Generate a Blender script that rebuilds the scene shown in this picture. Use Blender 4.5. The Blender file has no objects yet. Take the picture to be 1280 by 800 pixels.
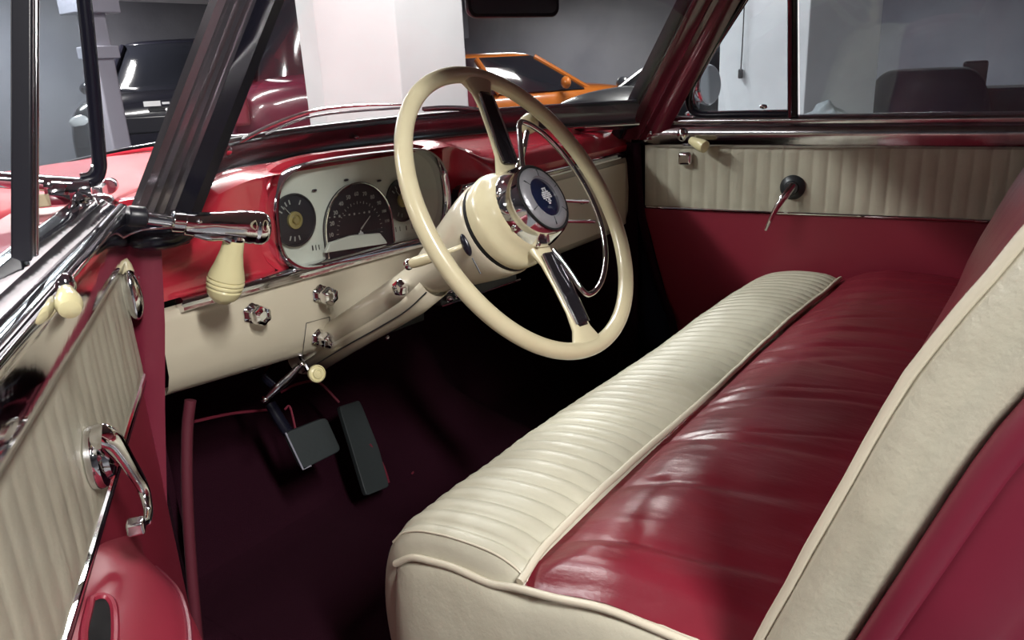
import bpy, bmesh, math, random
from mathutils import Vector, Matrix, noise
random.seed(7)
S = bpy.context.scene
COL = S.collection
PI = math.pi
R = math.radians

# ------------------------------------------------------------------ camera
CAM = Vector((-1.26, -.625, .93))
YAW, PIT, ROL, FPX = R(53.25), R(18.0), R(-3.0), 964.0
FW = Vector((math.sin(YAW)*math.cos(PIT), math.cos(YAW)*math.cos(PIT), -math.sin(PIT)))
_r = Vector((math.cos(YAW), -math.sin(YAW), 0)); _u = _r.cross(FW)
RT = _r*math.cos(ROL)+_u*math.sin(ROL); UP = -_r*math.sin(ROL)+_u*math.cos(ROL)
cd = bpy.data.cameras.new('camera'); cam = bpy.data.objects.new('camera', cd); COL.objects.link(cam)
cd.sensor_width = 36; cd.lens = FPX/1280*36; cd.clip_start = .02; cd.clip_end = 200
m = Matrix((RT, UP, -FW)).transposed().to_4x4(); m.translation = CAM
cam.matrix_world = m
S.camera = cam

def ray(px, py): return FW+RT*((px-640)/FPX)+UP*((400-py)/FPX)
def QX(px, py, v): d = ray(px, py); return CAM+d*((v-CAM.x)/d.x)
def QY(px, py, v): d = ray(px, py); return CAM+d*((v-CAM.y)/d.y)
def QZ(px, py, v): d = ray(px, py); return CAM+d*((v-CAM.z)/d.z)
def QP(px, py, p0, n): d = ray(px, py); return CAM+d*((Vector(p0)-CAM).dot(n)/d.dot(n))
def yawdist(px, dist, z=None):
    v = ray(px, 90); v.z = 0; v.normalize(); p = CAM+v*dist
    return Vector((p.x, p.y, z if z is not None else 0))

# ------------------------------------------------------------------ materials
MATS = {}
def mat(name, col, rough=.5, metal=0, bump=None, coat=0, spec=.5, noise_col=None, sheen=0, emit=None):
    m = bpy.data.materials.new(name); m.use_nodes = True
    nt = m.node_tree; b = nt.nodes['Principled BSDF']
    b.inputs['Base Color'].default_value = (*col, 1)
    b.inputs['Roughness'].default_value = rough
    b.inputs['Metallic'].default_value = metal
    b.inputs['Specular IOR Level'].default_value = spec
    b.inputs['Coat Weight'].default_value = coat
    b.inputs['Coat Roughness'].default_value = .05
    if sheen: b.inputs['Sheen Weight'].default_value = sheen
    if emit:
        b.inputs['Emission Color'].default_value = (*emit[0], 1); b.inputs['Emission Strength'].default_value = emit[1]
    tc = nt.nodes.new('ShaderNodeTexCoord')
    if noise_col:
        c2, sc, lo, hi = noise_col
        n = nt.nodes.new('ShaderNodeTexNoise'); n.inputs['Scale'].default_value = sc; n.inputs['Detail'].default_value = 6
        nt.links.new(tc.outputs['Object'], n.inputs['Vector'])
        rp = nt.nodes.new('ShaderNodeValToRGB')
        rp.color_ramp.elements[0].position = lo; rp.color_ramp.elements[0].color = (*col, 1)
        rp.color_ramp.elements[1].position = hi; rp.color_ramp.elements[1].color = (*c2, 1)
        nt.links.new(n.outputs['Fac'], rp.inputs['Fac']); nt.links.new(rp.outputs['Color'], b.inputs['Base Color'])
    if bump:
        last = None
        for (kind, sc, strength, dist, scale3) in bump:
            mp = nt.nodes.new('ShaderNodeMapping'); mp.inputs['Scale'].default_value = scale3
            nt.links.new(tc.outputs['Object'], mp.inputs['Vector'])
            if kind == 'noise':
                t = nt.nodes.new('ShaderNodeTexNoise'); t.inputs['Scale'].default_value = sc; t.inputs['Detail'].default_value = 5; out = t.outputs['Fac']
            else:
                t = nt.nodes.new('ShaderNodeTexVoronoi'); t.inputs['Scale'].default_value = sc; out = t.outputs['Distance']
            nt.links.new(mp.outputs['Vector'], t.inputs['Vector'])
            bp = nt.nodes.new('ShaderNodeBump'); bp.inputs['Strength'].default_value = strength; bp.inputs['Distance'].default_value = dist
            nt.links.new(out, bp.inputs['Height'])
            if last: nt.links.new(last.outputs['Normal'], bp.inputs['Normal'])
            last = bp
        nt.links.new(last.outputs['Normal'], b.inputs['Normal'])
    MATS[name] = m
    return m
def glass(name, tint, haze=0.0, ior=1.45):
    m = bpy.data.materials.new(name); m.use_nodes = True; nt = m.node_tree; nt.nodes.clear()
    o = nt.nodes.new('ShaderNodeOutputMaterial'); tr = nt.nodes.new('ShaderNodeBsdfTransparent'); tr.inputs[0].default_value = (*tint, 1)
    gl = nt.nodes.new('ShaderNodeBsdfGlossy'); gl.inputs['Roughness'].default_value = .02
    lw = nt.nodes.new('ShaderNodeLayerWeight'); lw.inputs['Blend'].default_value = .5
    pw = nt.nodes.new('ShaderNodeMath'); pw.operation = 'POWER'; pw.inputs[1].default_value = 5; nt.links.new(lw.outputs['Facing'], pw.inputs[0])
    fr = nt.nodes.new('ShaderNodeMapRange'); fr.inputs['To Min'].default_value = .05; fr.inputs['To Max'].default_value = .9; nt.links.new(pw.outputs[0], fr.inputs['Value'])
    mx = nt.nodes.new('ShaderNodeMixShader'); nt.links.new(fr.outputs[0], mx.inputs[0]); nt.links.new(tr.outputs[0], mx.inputs[1]); nt.links.new(gl.outputs[0], mx.inputs[2])
    last = mx
    if haze:
        df = nt.nodes.new('ShaderNodeBsdfDiffuse'); df.inputs[0].default_value = (.6, .63, .66, 1)
        m2 = nt.nodes.new('ShaderNodeMixShader'); m2.inputs[0].default_value = haze
        tc = nt.nodes.new('ShaderNodeTexCoord'); n = nt.nodes.new('ShaderNodeTexNoise'); n.inputs['Scale'].default_value = 6; n.inputs['Detail'].default_value = 8
        mr = nt.nodes.new('ShaderNodeMapRange'); mr.inputs['From Min'].default_value = .3; mr.inputs['From Max'].default_value = .8; mr.inputs['To Min'].default_value = haze*.4; mr.inputs['To Max'].default_value = haze*1.8
        nt.links.new(tc.outputs['Object'], n.inputs['Vector']); nt.links.new(n.outputs['Fac'], mr.inputs['Value']); nt.links.new(mr.outputs['Result'], m2.inputs[0])
        nt.links.new(mx.outputs[0], m2.inputs[1]); nt.links.new(df.outputs[0], m2.inputs[2]); last = m2
    nt.links.new(last.outputs[0], o.inputs[0]); MATS[name] = m
    return m

LEA = [('noise', 260, .12, .002, (1, 1, 1)), ('noise', 22, .35, .006, (1, 1, 1))]
CREAM_LEA = mat('cream_leather', (.53, .51, .405), .42, bump=LEA, noise_col=((.45, .425, .33), 9, .45, .8))
SEAM_LEA = mat('cream_piping', (.62, .57, .45), .4)
RED_LEA = mat('oxblood_leather', (.17, .010, .022), .33, bump=[('noise', 300, .1, .001, (1, 1, 1)), ('noise', 11, .35, .008, (2.2, .5, 1)), ('noise', 34, .2, .004, (1.6, .7, 1))], spec=.6)
RED_VINYL = mat('red_vinyl', (.17, .014, .034), .42, bump=[('noise', 200, .08, .001, (1, 1, 1)), ('noise', 12, .2, .004, (1, 1, 1))])
DOOR_RED = mat('door_red_vinyl', (.27, .022, .044), .38, bump=[('noise', 14, .12, .003, (1, 1, 1))])
PAINT_RED = mat('red_enamel', (.46, .022, .042), .22, coat=1)
PAINT_BODY = mat('red_body_paint', (.42, .024, .040), .45, coat=.06, spec=.12)
PAINT_BODY.node_tree.nodes['Principled BSDF'].inputs['Coat IOR'].default_value = 1.5
PAINT_CREAM = mat('cream_enamel', (.56, .51, .395), .28, coat=.6)
IVORY = mat('ivory_plastic', (.66, .60, .40), .28, coat=.5, noise_col=((.60, .53, .34), 14, .45, .75))
KNOB_IVORY = mat('ivory_knob_plastic', (.72, .66, .38), .25, coat=.6)
CHROME = mat('chrome', (.80, .80, .82), .07, metal=1, bump=[('noise', 5, .12, .01, (1, 1, 1))])
CHROME_WORN = mat('worn_chrome', (.62, .61, .64), .16, metal=1, bump=[('noise', 10, .15, .006, (1, 1, 1))], noise_col=((.40, .38, .42), 26, .5, .8))
GARNISH = mat('dark_garnish', (.13, .16, .175), .26, metal=.85, coat=.5)
PILLAR_METAL = mat('pillar_garnish', (.27, .25, .27), .2, metal=.9, bump=[('noise', 8, .15, .005, (1, 1, 1))])
DARK_TRIM = mat('dark_rubber_trim', (.012, .012, .018), .35)
TYREB = mat('matt_black', (.004, .004, .005), .9)
NAVY = mat('black_enamel', (.008, .008, .016), .25)
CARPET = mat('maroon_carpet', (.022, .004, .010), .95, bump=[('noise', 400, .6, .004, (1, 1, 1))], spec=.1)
WINDLACE = mat('maroon_windlace', (.10, .010, .022), .7)
CARPET_EDGE = mat('maroon_binding', (.16, .012, .03), .7)
PEDAL = mat('pedal_rubber', (.025, .032, .034), .6, bump=[('noise', 120, .3, .002, (1, 1, 1))])
GAUGE_FACE = mat('brushed_gauge_panel', (.60, .63, .58), .45, metal=.1, bump=[('noise', 80, .15, .001, (1, 1, 12))])
GAUGE_BLACK = mat('gauge_black', (.012, .016, .022), .4)
GAUGE_WHITE = mat('gauge_white', (.34, .35, .33), .5)
GAUGE_GOLD = mat('gauge_brass', (.42, .36, .16), .35, metal=.6)
GRILLE = mat('dark_grille', (.05, .055, .06), .35, metal=.5)
SPOKE_INLAY = mat('smoked_inlay', (.05, .045, .055), .12, metal=.7)
BUTTON_NAVY = mat('navy_enamel', (.008, .012, .035), .12, coat=1)
BUTTON_RING = mat('engraved_silver', (.27, .27, .29), .32, metal=.25, bump=[('noise', 120, .5, .002, (1, 1, 1))])
WHITE_MARK = mat('silver_mark', (.6, .6, .62), .4)
HEADLINER = mat('grey_headliner', (.16, .15, .15), .9)
GLASS = glass('windshield_glass', (.90, .93, .93), haze=.035)
SIDE_GLASS = glass('side_glass', (.80, .85, .88), haze=.08)
CLEAR = glass('instrument_glass', (.97, .98, .97))
MIRROR = mat('mirror_glass', (.55, .57, .60), .03, metal=1)
WALLM = mat('painted_concrete', (.20, .20, .23), .85, bump=[('noise', 20, .2, .01, (1, 1, 1))], noise_col=((.15, .15, .18), 1.2, .4, .7))
PILLARM = mat('white_painted_pillar', (.66, .67, .69), .75, noise_col=((.60, .61, .63), 2, .4, .7))
FLOORM = mat('garage_floor_paint', (.16, .17, .18), .35, noise_col=((.11, .11, .12), 1.5, .4, .7))
CEILM = mat('garage_ceiling', (.17, .17, .19), .9)
BEAMM = mat('pale_beam', (.50, .49, .50), .85)
STEEL = mat('grey_steel_post', (.30, .30, .36), .5)

# ------------------------------------------------------------------ mesh helpers
def obj(name, vs, fs, mt, parent=None, smooth=True, bevel=0, sub=0, solid=0, uvmat=None, auto=40):
    me = bpy.data.meshes.new(name); me.from_pydata([tuple(v) for v in vs], [], fs); me.validate()
    bm = bmesh.new(); bm.from_mesh(me); bmesh.ops.recalc_face_normals(bm, faces=bm.faces); bm.to_mesh(me); bm.free()
    me.materials.append(mt)
    o = bpy.data.objects.new(name, me); COL.objects.link(o)
    if parent is not None:
        o.parent = parent; o.matrix_parent_inverse = parent_world(parent).inverted()
    if solid:
        md = o.modifiers.new('solid', 'SOLIDIFY'); md.thickness = abs(solid); md.offset = -1 if solid > 0 else 1
    if bevel:
        md = o.modifiers.new('bev', 'BEVEL'); md.width = bevel; md.segments = 3; md.limit_method = 'ANGLE'; md.angle_limit = R(35)
    if sub:
        md = o.modifiers.new('sub', 'SUBSURF'); md.levels = sub; md.render_levels = sub
    if smooth:
        me.shade_smooth()
        if auto: me.set_sharp_from_angle(angle=R(auto))
    return o
def parent_world(o):
    m = Matrix.Translation(o.location) if o.type == 'EMPTY' else Matrix.Identity(4)
    return m
def thing(name, label, cat, loc, group=None, kind=None):
    o = bpy.data.objects.new(name, None); COL.objects.link(o); o.location = loc; o.empty_display_size = .05
    if label: o['label'] = label
    if cat: o['category'] = cat
    if group: o['group'] = group
    if kind: o['kind'] = kind
    return o
def tag(o, label, cat, group=None, kind=None):
    o['label'] = label
    if cat: o['category'] = cat
    if group: o['group'] = group
    if kind: o['kind'] = kind
    return o
def under(o, p):
    o.parent = p; o.matrix_parent_inverse = Matrix.Translation(-p.location)
    return o
def lab(o, s): o['label'] = s; return o

def grid(rows, closed_u=False, closed_v=False, caps=False):
    nr, nc = len(rows), len(rows[0]); vs = [v for r_ in rows for v in r_]; fs = []
    for i in range(nr if closed_v else nr-1):
        i2 = (i+1) % nr
        for j in range(nc if closed_u else nc-1):
            j2 = (j+1) % nc
            fs.append((i*nc+j, i*nc+j2, i2*nc+j2, i2*nc+j))
    if caps and closed_u and not closed_v:
        fs.append(tuple(range(nc))[::-1]); fs.append(tuple((nr-1)*nc+j for j in range(nc)))
    return vs, fs
def join(*parts):
    vs, fs = [], []
    for v, f in parts:
        b = len(vs); vs += list(v); fs += [tuple(i+b for i in q) for q in f]
    return vs, fs
def basis(axis, hint=None):
    a = Vector(axis).normalized()
    h = Vector(hint) if hint is not None else (Vector((0, 0, 1)) if abs(a.z) < .9 else Vector((1, 0, 0)))
    x = (h-a*h.dot(a)).normalized(); y = a.cross(x)
    return x, y, a
def catmull(pts, n):
    pts = [Vector(p) for p in pts]
    if len(pts) < 3:
        return [pts[0].lerp(pts[1], i/n) for i in range(n+1)]
    P = [pts[0]*2-pts[1]]+pts+[pts[-1]*2-pts[-2]]; out = []
    for i in range(1, len(P)-2):
        for k in range(n):
            t = k/n; a, b, c, d = P[i-1], P[i], P[i+1], P[i+2]
            out.append(.5*((2*b)+(c-a)*t+(2*a-5*b+4*c-d)*t*t+(3*b-a-3*c+d)*t**3))
    out.append(P[-2]); return out
def tube(pts, r, n=10, smooth=6, closed=False, flat=1.0, hint=None):
    """r: number or list per control point; returns (vs, fs)"""
    pts = [Vector(p) for p in pts]
    rs = list(r) if isinstance(r, (list, tuple)) else [r]*len(pts)
    if smooth and not closed:
        q = catmull([Vector((i, rs[i], 0)) for i in range(len(rs))], smooth); path = catmull(pts, smooth); rr = [v.y for v in q]
    else: path, rr = pts, rs
    rows = []; N = len(path)
    t0 = (path[1]-path[0]).normalized(); x, y, _ = basis(t0, hint); 
    for i, p in enumerate(path):
        if closed: t = (path[(i+1) % N]-path[i-1]).normalized()
        else: t = (path[min(i+1, N-1)]-path[max(i-1, 0)]).normalized()
        x = (x-t*x.dot(t)).normalized(); y = t.cross(x)
        rows.append([p+(x*math.cos(2*PI*k/n)+y*math.sin(2*PI*k/n)*flat)*rr[i] for k in range(n)])
    return grid(rows, closed_u=True, closed_v=closed, caps=not closed)
def lathe(prof, origin, axis, n=32, hint=None, ang=None, lobes=0, lobeamp=0):
    """prof: list (r, h)"""
    x, y, a = basis(axis, hint); o = Vector(origin); rows = []
    for (r, h) in prof:
        rows.append([o+a*h+(x*math.cos(2*PI*k/n)+y*math.sin(2*PI*k/n))*r*(1+lobeamp*math.cos(lobes*2*PI*k/n)) for k in range(n)])
    return grid(rows, closed_u=True, caps=True)
def prism(outline, vec):
    o = [Vector(p) for p in outline]; v = Vector(vec); n = len(o)
    vs = o+[p+v for p in o]; fs = [tuple(range(n))[::-1], tuple(range(n, 2*n))]
    fs += [(i, (i+1) % n, n+(i+1) % n, n+i) for i in range(n)]
    return vs, fs
def box(c, s, ax=None):
    """centre, full size, axes matrix columns"""
    c = Vector(c); X, Y, Z = ax if ax else (Vector((1, 0, 0)), Vector((0, 1, 0)), Vector((0, 0, 1)))
    vs = [c+X*(i*s[0]/2)+Y*(j*s[1]/2)+Z*(k*s[2]/2) for i in (-1, 1) for j in (-1, 1) for k in (-1, 1)]
    return vs, [(0, 1, 3, 2), (4, 6, 7, 5), (0, 4, 5, 1), (2, 3, 7, 6), (0, 2, 6, 4), (1, 5, 7, 3)]
def ellipsoid(c, rad, n=20, m_=12, ax=None):
    c = Vector(c); X, Y, Z = ax if ax else (Vector((1, 0, 0)), Vector((0, 1, 0)), Vector((0, 0, 1))); rows = []
    for i in range(m_+1):
        t = PI*i/m_; t = min(max(t, .02), PI-.02)
        rows.append([c+X*(rad[0]*math.sin(t)*math.cos(2*PI*k/n))+Y*(rad[1]*math.sin(t)*math.sin(2*PI*k/n))+Z*(rad[2]*math.cos(t)) for k in range(n)])
    return grid(rows, closed_u=True, caps=True)
def lerp(a, b, t): return a+(b-a)*t
def sstep(a, b, x):
    t = min(max((x-a)/(b-a), 0), 1); return t*t*(3-2*t)
def interp(xs, ys, x):
    if x <= xs[0]: return ys[0]
    for i in range(1, len(xs)):
        if x <= xs[i]: return lerp(ys[i-1], ys[i], (x-xs[i-1])/(xs[i]-xs[i-1]))
    return ys[-1]
def frange(a, b, n): return [lerp(a, b, i/n) for i in range(n+1)]
def glyphs(s, size, p, X, Z, ext=.0004):
    """numeral as plain mesh data, centre p, reading direction X, up Z"""
    cu = bpy.data.curves.new('glyph', 'FONT'); cu.body = s; cu.size = size; cu.align_x = 'CENTER'; cu.align_y = 'CENTER'; cu.extrude = ext; cu.resolution_u = 3
    o = bpy.data.objects.new('glyph', cu); me = bpy.data.meshes.new_from_object(o)
    Y = Vector(Z).normalized(); X = Vector(X).normalized(); N = X.cross(Y)
    vs = [Vector(p)+X*v.co.x+Y*v.co.y+N*v.co.z for v in me.vertices]; fs = [tuple(f.vertices) for f in me.polygons]
    bpy.data.objects.remove(o); bpy.data.curves.remove(cu); bpy.data.meshes.remove(me)
    return vs, fs
# ================================================================== CAR SHELL
def base_y(x): return .75-(.40 if x > 0 else .30)*(abs(x)/.66)**2.3
def glass_pt(x, t):     # t 0 base .. 1 top
    x2 = x*(1-.12*t); return Vector((x2, base_y(x)-.225*t-.04*t*(1-abs(x)/.66), .772+.365*t))
car = thing('car', 'red vintage saloon car shell around the cabin, with maroon carpet and raked windshield', 'car', (0, 0, -.32))
# floor, hump, toe board, firewall : maroon carpet
xs = frange(-.66, .70, 34)
ys = [-.9, -.6, -.3, 0, .2, .35, .5, .6, .66, .72, .78, .84, .92, 1.0]
def floor_z(x, y):
    z = 0.0
    if y > .66: z += (y-.66)*1.15
    hump = .07+.16*sstep(.25, .9, y)
    z += hump*math.exp(-((x-.02)/.20)**4)
    return z
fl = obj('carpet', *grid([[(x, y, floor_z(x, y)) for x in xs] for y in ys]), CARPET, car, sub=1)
obj('firewall', *box((0, 1.02, .42), (1.44, .02, .62)), NAVY, car)
# kick panels
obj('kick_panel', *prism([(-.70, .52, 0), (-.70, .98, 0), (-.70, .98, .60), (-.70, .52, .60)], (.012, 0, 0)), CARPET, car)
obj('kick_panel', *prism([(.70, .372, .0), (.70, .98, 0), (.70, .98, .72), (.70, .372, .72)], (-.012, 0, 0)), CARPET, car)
# carpet binding seams
hm = [Vector((.04+.05*math.sin(i*.5), y, floor_z(.20, y)+.012)) for i, y in enumerate((.35, .45, .55, .68, .8, .92))]
p0 = [QY(515, 592, .50), QY(548, 555, .60), QY(580, 528, .66), QY(622, 500, .72)]
obj('carpet_binding', *tube(p0, .0022, 6), CARPET_EDGE, car)
obj('carpet_binding', *tube([QY(243, 527, .60), QY(290, 517, .62), QY(340, 512, .64)], .003, 6), CARPET_EDGE, car)
obj('carpet_binding', *tube([QY(352, 490, .62), QY(372, 480, .64), QY(398, 478, .64), QY(424, 503, .60)], .0028, 6), CARPET_EDGE, car)
obj('carpet_binding', *tube([QY(356, 512, .60), QY(362, 508, .60), QY(368, 530, .58), QY(372, 555, .57)], .0022, 6), CARPET_EDGE, car)
obj('carpet_binding', *tube([QY(462, 555, .56), QY(478, 580, .54), QY(486, 603, .53)], .003, 6), CARPET_EDGE, car)
# door jamb posts (red enamel) left and right, with padded windlace
jl = [(-.745, .432), (-.72, .405), (-.700, .40), (-.690, .43), (-.690, .52), (-.745, .52)]
jr = []
for q in ((203, 300), (204, 400), (204, 503), (207, 640), (213, 800), (216, 900)):
    e_ = QY(q[0], q[1], .43)
    jr.append([(e_.x+a, b, e_.z+(0 if q[1] > 300 else min(.772-e_.z, .03))) for a, b in ((-.055, .440), (-.034, .412), (-.012, .405), (0, .43), (0, .52), (-.055, .52))])
obj('front_jamb', *grid(jr, closed_u=True, caps=True), RED_VINYL, car)
obj('front_jamb', *grid([[(-x+.01, y, z) for x, y in jl] for z in (-.12, 0, .2, .4, .6, .765)], closed_u=True, caps=True), DOOR_RED, car)
obj('windlace', *tube([QY(238, 500, .46), QY(234, 540, .46), QY(234, 620, .45), QY(240, 720, .44), QY(250, 830, .43)], .009, 10), WINDLACE, car)
obj('hinge_well', *prism([(.712, .16, 0), (.712, .43, 0), (.712, .43, .74), (.712, .33, .74), (.712, .20, .2)], (.02, 0, 0)), NAVY, car)
obj('windlace', *tube([(.688, .372, .72), (.688, .36, .55), (.686, .33, .42), (.684, .29, .3), (.682, .25, .2), (.68, .22, .02)], .011, 10), CARPET, car)
obj('footwell_side', *box((-.695, .45, -.012), (.13, .95, .02)), CARPET, car)
obj('footwell_side', *box((-.752, .30, -.04), (.03, .35, .10)), NAVY, car)
# sills
obj('sill', *box((-.705, -.40, -.03), (.09, 1.0, .07)), CHROME_WORN, car, bevel=.01)
obj('sill', *box((.72, -.2, -.03), (.09, 1.25, .07)), CHROME_WORN, car, bevel=.01)
# A pillars
def pillar(sg):
    rows_c, rows_d = [], []
    for t in frange(-.1, 1, 12):
        z = .77+.40*t; y0 = .365-.272*t; x0 = .672-.080*t
        if sg < 0:   # ridged bright garnish faces the opened door
            prof = [(.052, .052), (.055, .030), (.046, .024), (.041, .030), (.034, .020), (.026, .026), (.020, .016), (.010, .020), (.004, .010), (.004, .05)]
        else:
            prof = [(.050, .055), (.050, -.085), (.008, -.100), (.002, -.085), (.000, -.062), (.004, -.052), (.002, -.046), (-.002, -.034), (.006, -.026), (.006, -.012), (-.002, .000), (-.005, .012), (-.003, .020), (.003, .024), (-.004, .034), (.0, .055)]
        ws_ = 1-.22*t if sg < 0 else 1
        rows_c.append([(sg*(x0+a*ws_), y0+b, z) for a, b in prof])
    o = obj('a_pillar', *grid(rows_c, closed_u=True, caps=True), PILLAR_METAL if sg < 0 else PILLAR_RED, car, auto=50)
    rows_d = []
    for t in frange(-.14, 1, 12):
        z = .77+.40*t; y0 = .365-.272*t; x0 = .672-.080*t
        if sg < 0: prof = [(.006, .052), (.006, .012), (-.010, -.004), (-.030, .0), (-.034, .014), (-.030, .052)]
        else: prof = [(-.006, .030), (-.007, .022), (-.016, .026), (-.020, .036), (-.016, .056), (-.004, .056)]
        ws_ = 1-.22*t if sg < 0 else 1
        rows_d.append([(sg*(x0+a*ws_), y0+b, z) for a, b in prof])
    obj('pillar_seal', *grid(rows_d, closed_u=True, caps=True), NAVY, car, auto=50)
PILLAR_RED = mat('maroon_metal', (.10, .012, .022), .2, coat=1, bump=[('noise', 12, .25, .006, (1, 1, 1))])
pillar(-1); pillar(1)
obj('pillar_boot', *ellipsoid(QY(203, 294, .40), (.05, .035, .020)), NAVY, car)
# glass
gx = frange(-.66, .66, 32)
obj('windshield', *grid([[glass_pt(x, t) for x in gx] for t in frange(0, 1, 8)]), GLASS, car)
# windshield surround : dark dash top trim with a bright bead
gx2 = frange(-.62, .640, 40)
def cs(dy, dz): return [Vector((x, base_y(x)+dy, .772+dz)) for x in gx2]
rows = [cs(-.034, -.002), cs(-.030, .006), cs(-.026, .014), cs(-.030, .034), cs(-.038, .050), cs(-.036, .058), cs(-.026, .061), cs(-.012, .056), cs(-.01, -.01)]
rows = list(map(list, zip(*rows)))
obj('windshield_garnish', *grid(rows, closed_u=True, caps=True), GARNISH, car)
bead = [Vector((x, base_y(x)-.038, .776)) for x in gx2]
obj('chrome_bead', *tube(bead, .0042, 8, smooth=0), CHROME, car)
bead = [Vector((x, base_y(x)-.030, .832)) for x in gx2]
obj('glass_gasket', *tube(bead, .006, 8, smooth=0), DARK_TRIM, car)
for x in (-.02, .12): obj('screw', *ellipsoid((x, base_y(x)-.036, .800), (.007, .007, .005), 10, 6), CHROME, car)
# hood and fenders
def hood_z(x, y):
    a = abs(x)
    z = interp([0, .2, .4, .5, .56, .62, .66, .78, .86, .92, .94], [.800, .798, .790, .782, .772, .765, .765, .782, .77, .70, .40], a)
    return z-.045*sstep(.8, 1.6, y)-.10*sstep(1.5, 2.6, y)
hx = frange(-.94, .94, 60); hy = [.50, .60, .72, .80, .90, 1.05, 1.25, 1.5, 1.8, 2.1, 2.35, 2.5]
rows = []
for y in hy:
    row = []
    for x in hx:
        yy = y
        if abs(x) < .68: yy = max(y, base_y(x)+.10+.0*y)
        z = hood_z(x, yy)
        if abs(x) < .68 and yy == base_y(x)+.10: z = .778
        row.append((x, yy, z))
    rows.append(row)
obj('hood', *grid(rows), PAINT_BODY, car, solid=.01)
rows = [[Vector((x, base_y(x)+d, z)) for d, z in ((.012, .765), (.06, .772), (.12, .775))] for x in gx]
obj('cowl_panel', *grid(rows), PAINT_BODY, car)
obj('hood_ornament', *tube([(0, .90, .803), (0, 1.1, .795), (0, 1.6, .766), (0, 2.2, .70)], [.006, .012, .012, .006], 10), CHROME, car)
# wipers lying on the outside of the glass
def onglass(px, py, off=.012):
    d = ray(px, py); best = None; t = 1.0
    for k in range(900):
        p = CAM+d*(.9+k*.002); tt = (p.z-.772)/.365
        if abs(p.x) < .66*(1-.12*max(tt, 0)) and p.y > base_y(p.x/(1-.12*tt))-.225*tt-.04*tt+off: return p
    return p
w1 = [onglass(*q) for q in ((284, 186), (312, 170), (350, 152), (395, 138), (450, 132), (503, 131))]
wa = obj('wiper', *tube(w1, [.005, .0045, .004, .0035, .003, .002], 8), CHROME, car)
obj('wiper_blade', *tube([onglass(*q) for q in ((330, 168), (380, 148), (430, 140), (500, 135))], .003, 6), CHROME_WORN, wa)
obj('wiper_pivot', *ellipsoid(onglass(281, 188), (.014, .014, .012), 14, 8), CHROME, wa)
w2 = [onglass(*q) for q in ((528, 136), (555, 134), (585, 135), (612, 139))]
wb = obj('wiper', *tube(w2, .0045, 8, flat=.6), CHROME_WORN, car)
obj('wiper_blade', *tube([onglass(*q) for q in ((530, 138), (560, 137), (590, 138), (606, 140))], .003, 6), DARK_TRIM, wb)
# roof, header and rear shell
def roof_z(x, y): return 1.175+.05*(1-(x/.64)**2)-.10*sstep(-.9, -1.9, y)
rx = frange(-.585, .585, 16)
def roof_front(x): return glass_pt(x, 1).y-.0
rows = []
for t in frange(0, 1, 12):
    rows.append([(x, lerp(roof_front(x)+.01, -1.9, t), roof_z(x, lerp(.3, -1.9, t))-.035*(1-sstep(0, .1, t))) for x in rx])
obj('roof', *grid(rows), PAINT_BODY, car, solid=-.03)
rows = []
for t in frange(0, 1, 12):
    rows.append([(x*.98, lerp(roof_front(x)+.0, -1.88, t), roof_z(x, lerp(.3, -1.9, t))-.012-.03*(1-sstep(0, .1, t))) for x in rx])
obj('headliner', *grid(rows), HEADLINER, car)
for sg in (-1, 1):
    obj('roof_rail', *tube([(sg*.592, .12, 1.150), (sg*.602, -.2, 1.165), (sg*.61, -.8, 1.165), (sg*.60, -1.5, 1.12), (sg*.59, -1.9, 1.06)], .026, 10), NAVY, car)
    obj('rear_quarter', *prism([(sg*.77, -.96, -.1), (sg*.77, -1.95, -.1), (sg*.77, -1.95, .80), (sg*.77, -.96, .80)], (-sg*.03, 0, 0)), PAINT_BODY, car)
    obj('center_post', *prism([(sg*.765, -.96, .80), (sg*.765, -1.06, .80), (sg*.625, -1.06, 1.17), (sg*.625, -.96, 1.17)], (-sg*.03, 0, 0)), NAVY, car)
obj('rear_bulkhead', *prism([(-.73, -1.5, -.1), (.73, -1.5, -.1), (.73, -1.75, .85), (-.73, -1.75, .85)], (0, -.03, 0)), CARPET, car)
obj('rear_floor', *box((0, -1.25, -.02), (1.46, .75, .02)), CARPET, car)

# ================================================================== DASHBOARD
dash = thing('dashboard', 'two-tone dashboard, red enamel above and cream enamel below, with a round-ended gauge cluster', 'dashboard', (0, .44, .46))
# --- red upper cowl, lofted over x
def red_sec(x):
    k = 1-sstep(-.045, .12, x)         # 1 = cluster side (strip low), 0 = glovebox side
    hoodk = k*sstep(-.68, -.49, x)
    zs = lerp(.694, .628, k)         # lower edge
    yb = base_y(x)-.032
    endl = 1-sstep(.60, .70, abs(x))*.0
    yf = lerp(.405, .447, k)
    zt = lerp(.752, .792, hoodk)
    h = hoodk
    P = [(yf+.03, zs-.004), (yf, zs), (yf-.004, lerp(zs, zt, .35)), (yf+lerp(.003, -.012, h), lerp(zt-.030, zt-.014, h)), (yf+lerp(.014, -.016, h), lerp(zt-.013, zt-.006, h)), (yf+lerp(.034, .012, h), lerp(zt+.001, zt+.004, h)), (yf+lerp(.065, .04, h), zt+.008)]
    w_ = sstep(-.478, -.468, x)*(1-sstep(-.060, -.05, x))
    P = [(y+.04*w_ if 0 < i < 4 else y, z) for i, (y, z) in enumerate(P)]
    y2 = max(yb, yf+.08); P.append(((yf+.055+y2)/2+.001, lerp(zt+.008, .782, .6))); P.append((y2+.002, .776)); P.append((y2+.03, .760))
    out = []
    for y, z in P: out.append(Vector((x, y, z)))
    return out
xs = frange(-.685, .70, 150)
obj('upper_panel', *grid([red_sec(x) for x in xs]), PAINT_RED, dash, auto=50)
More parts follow.
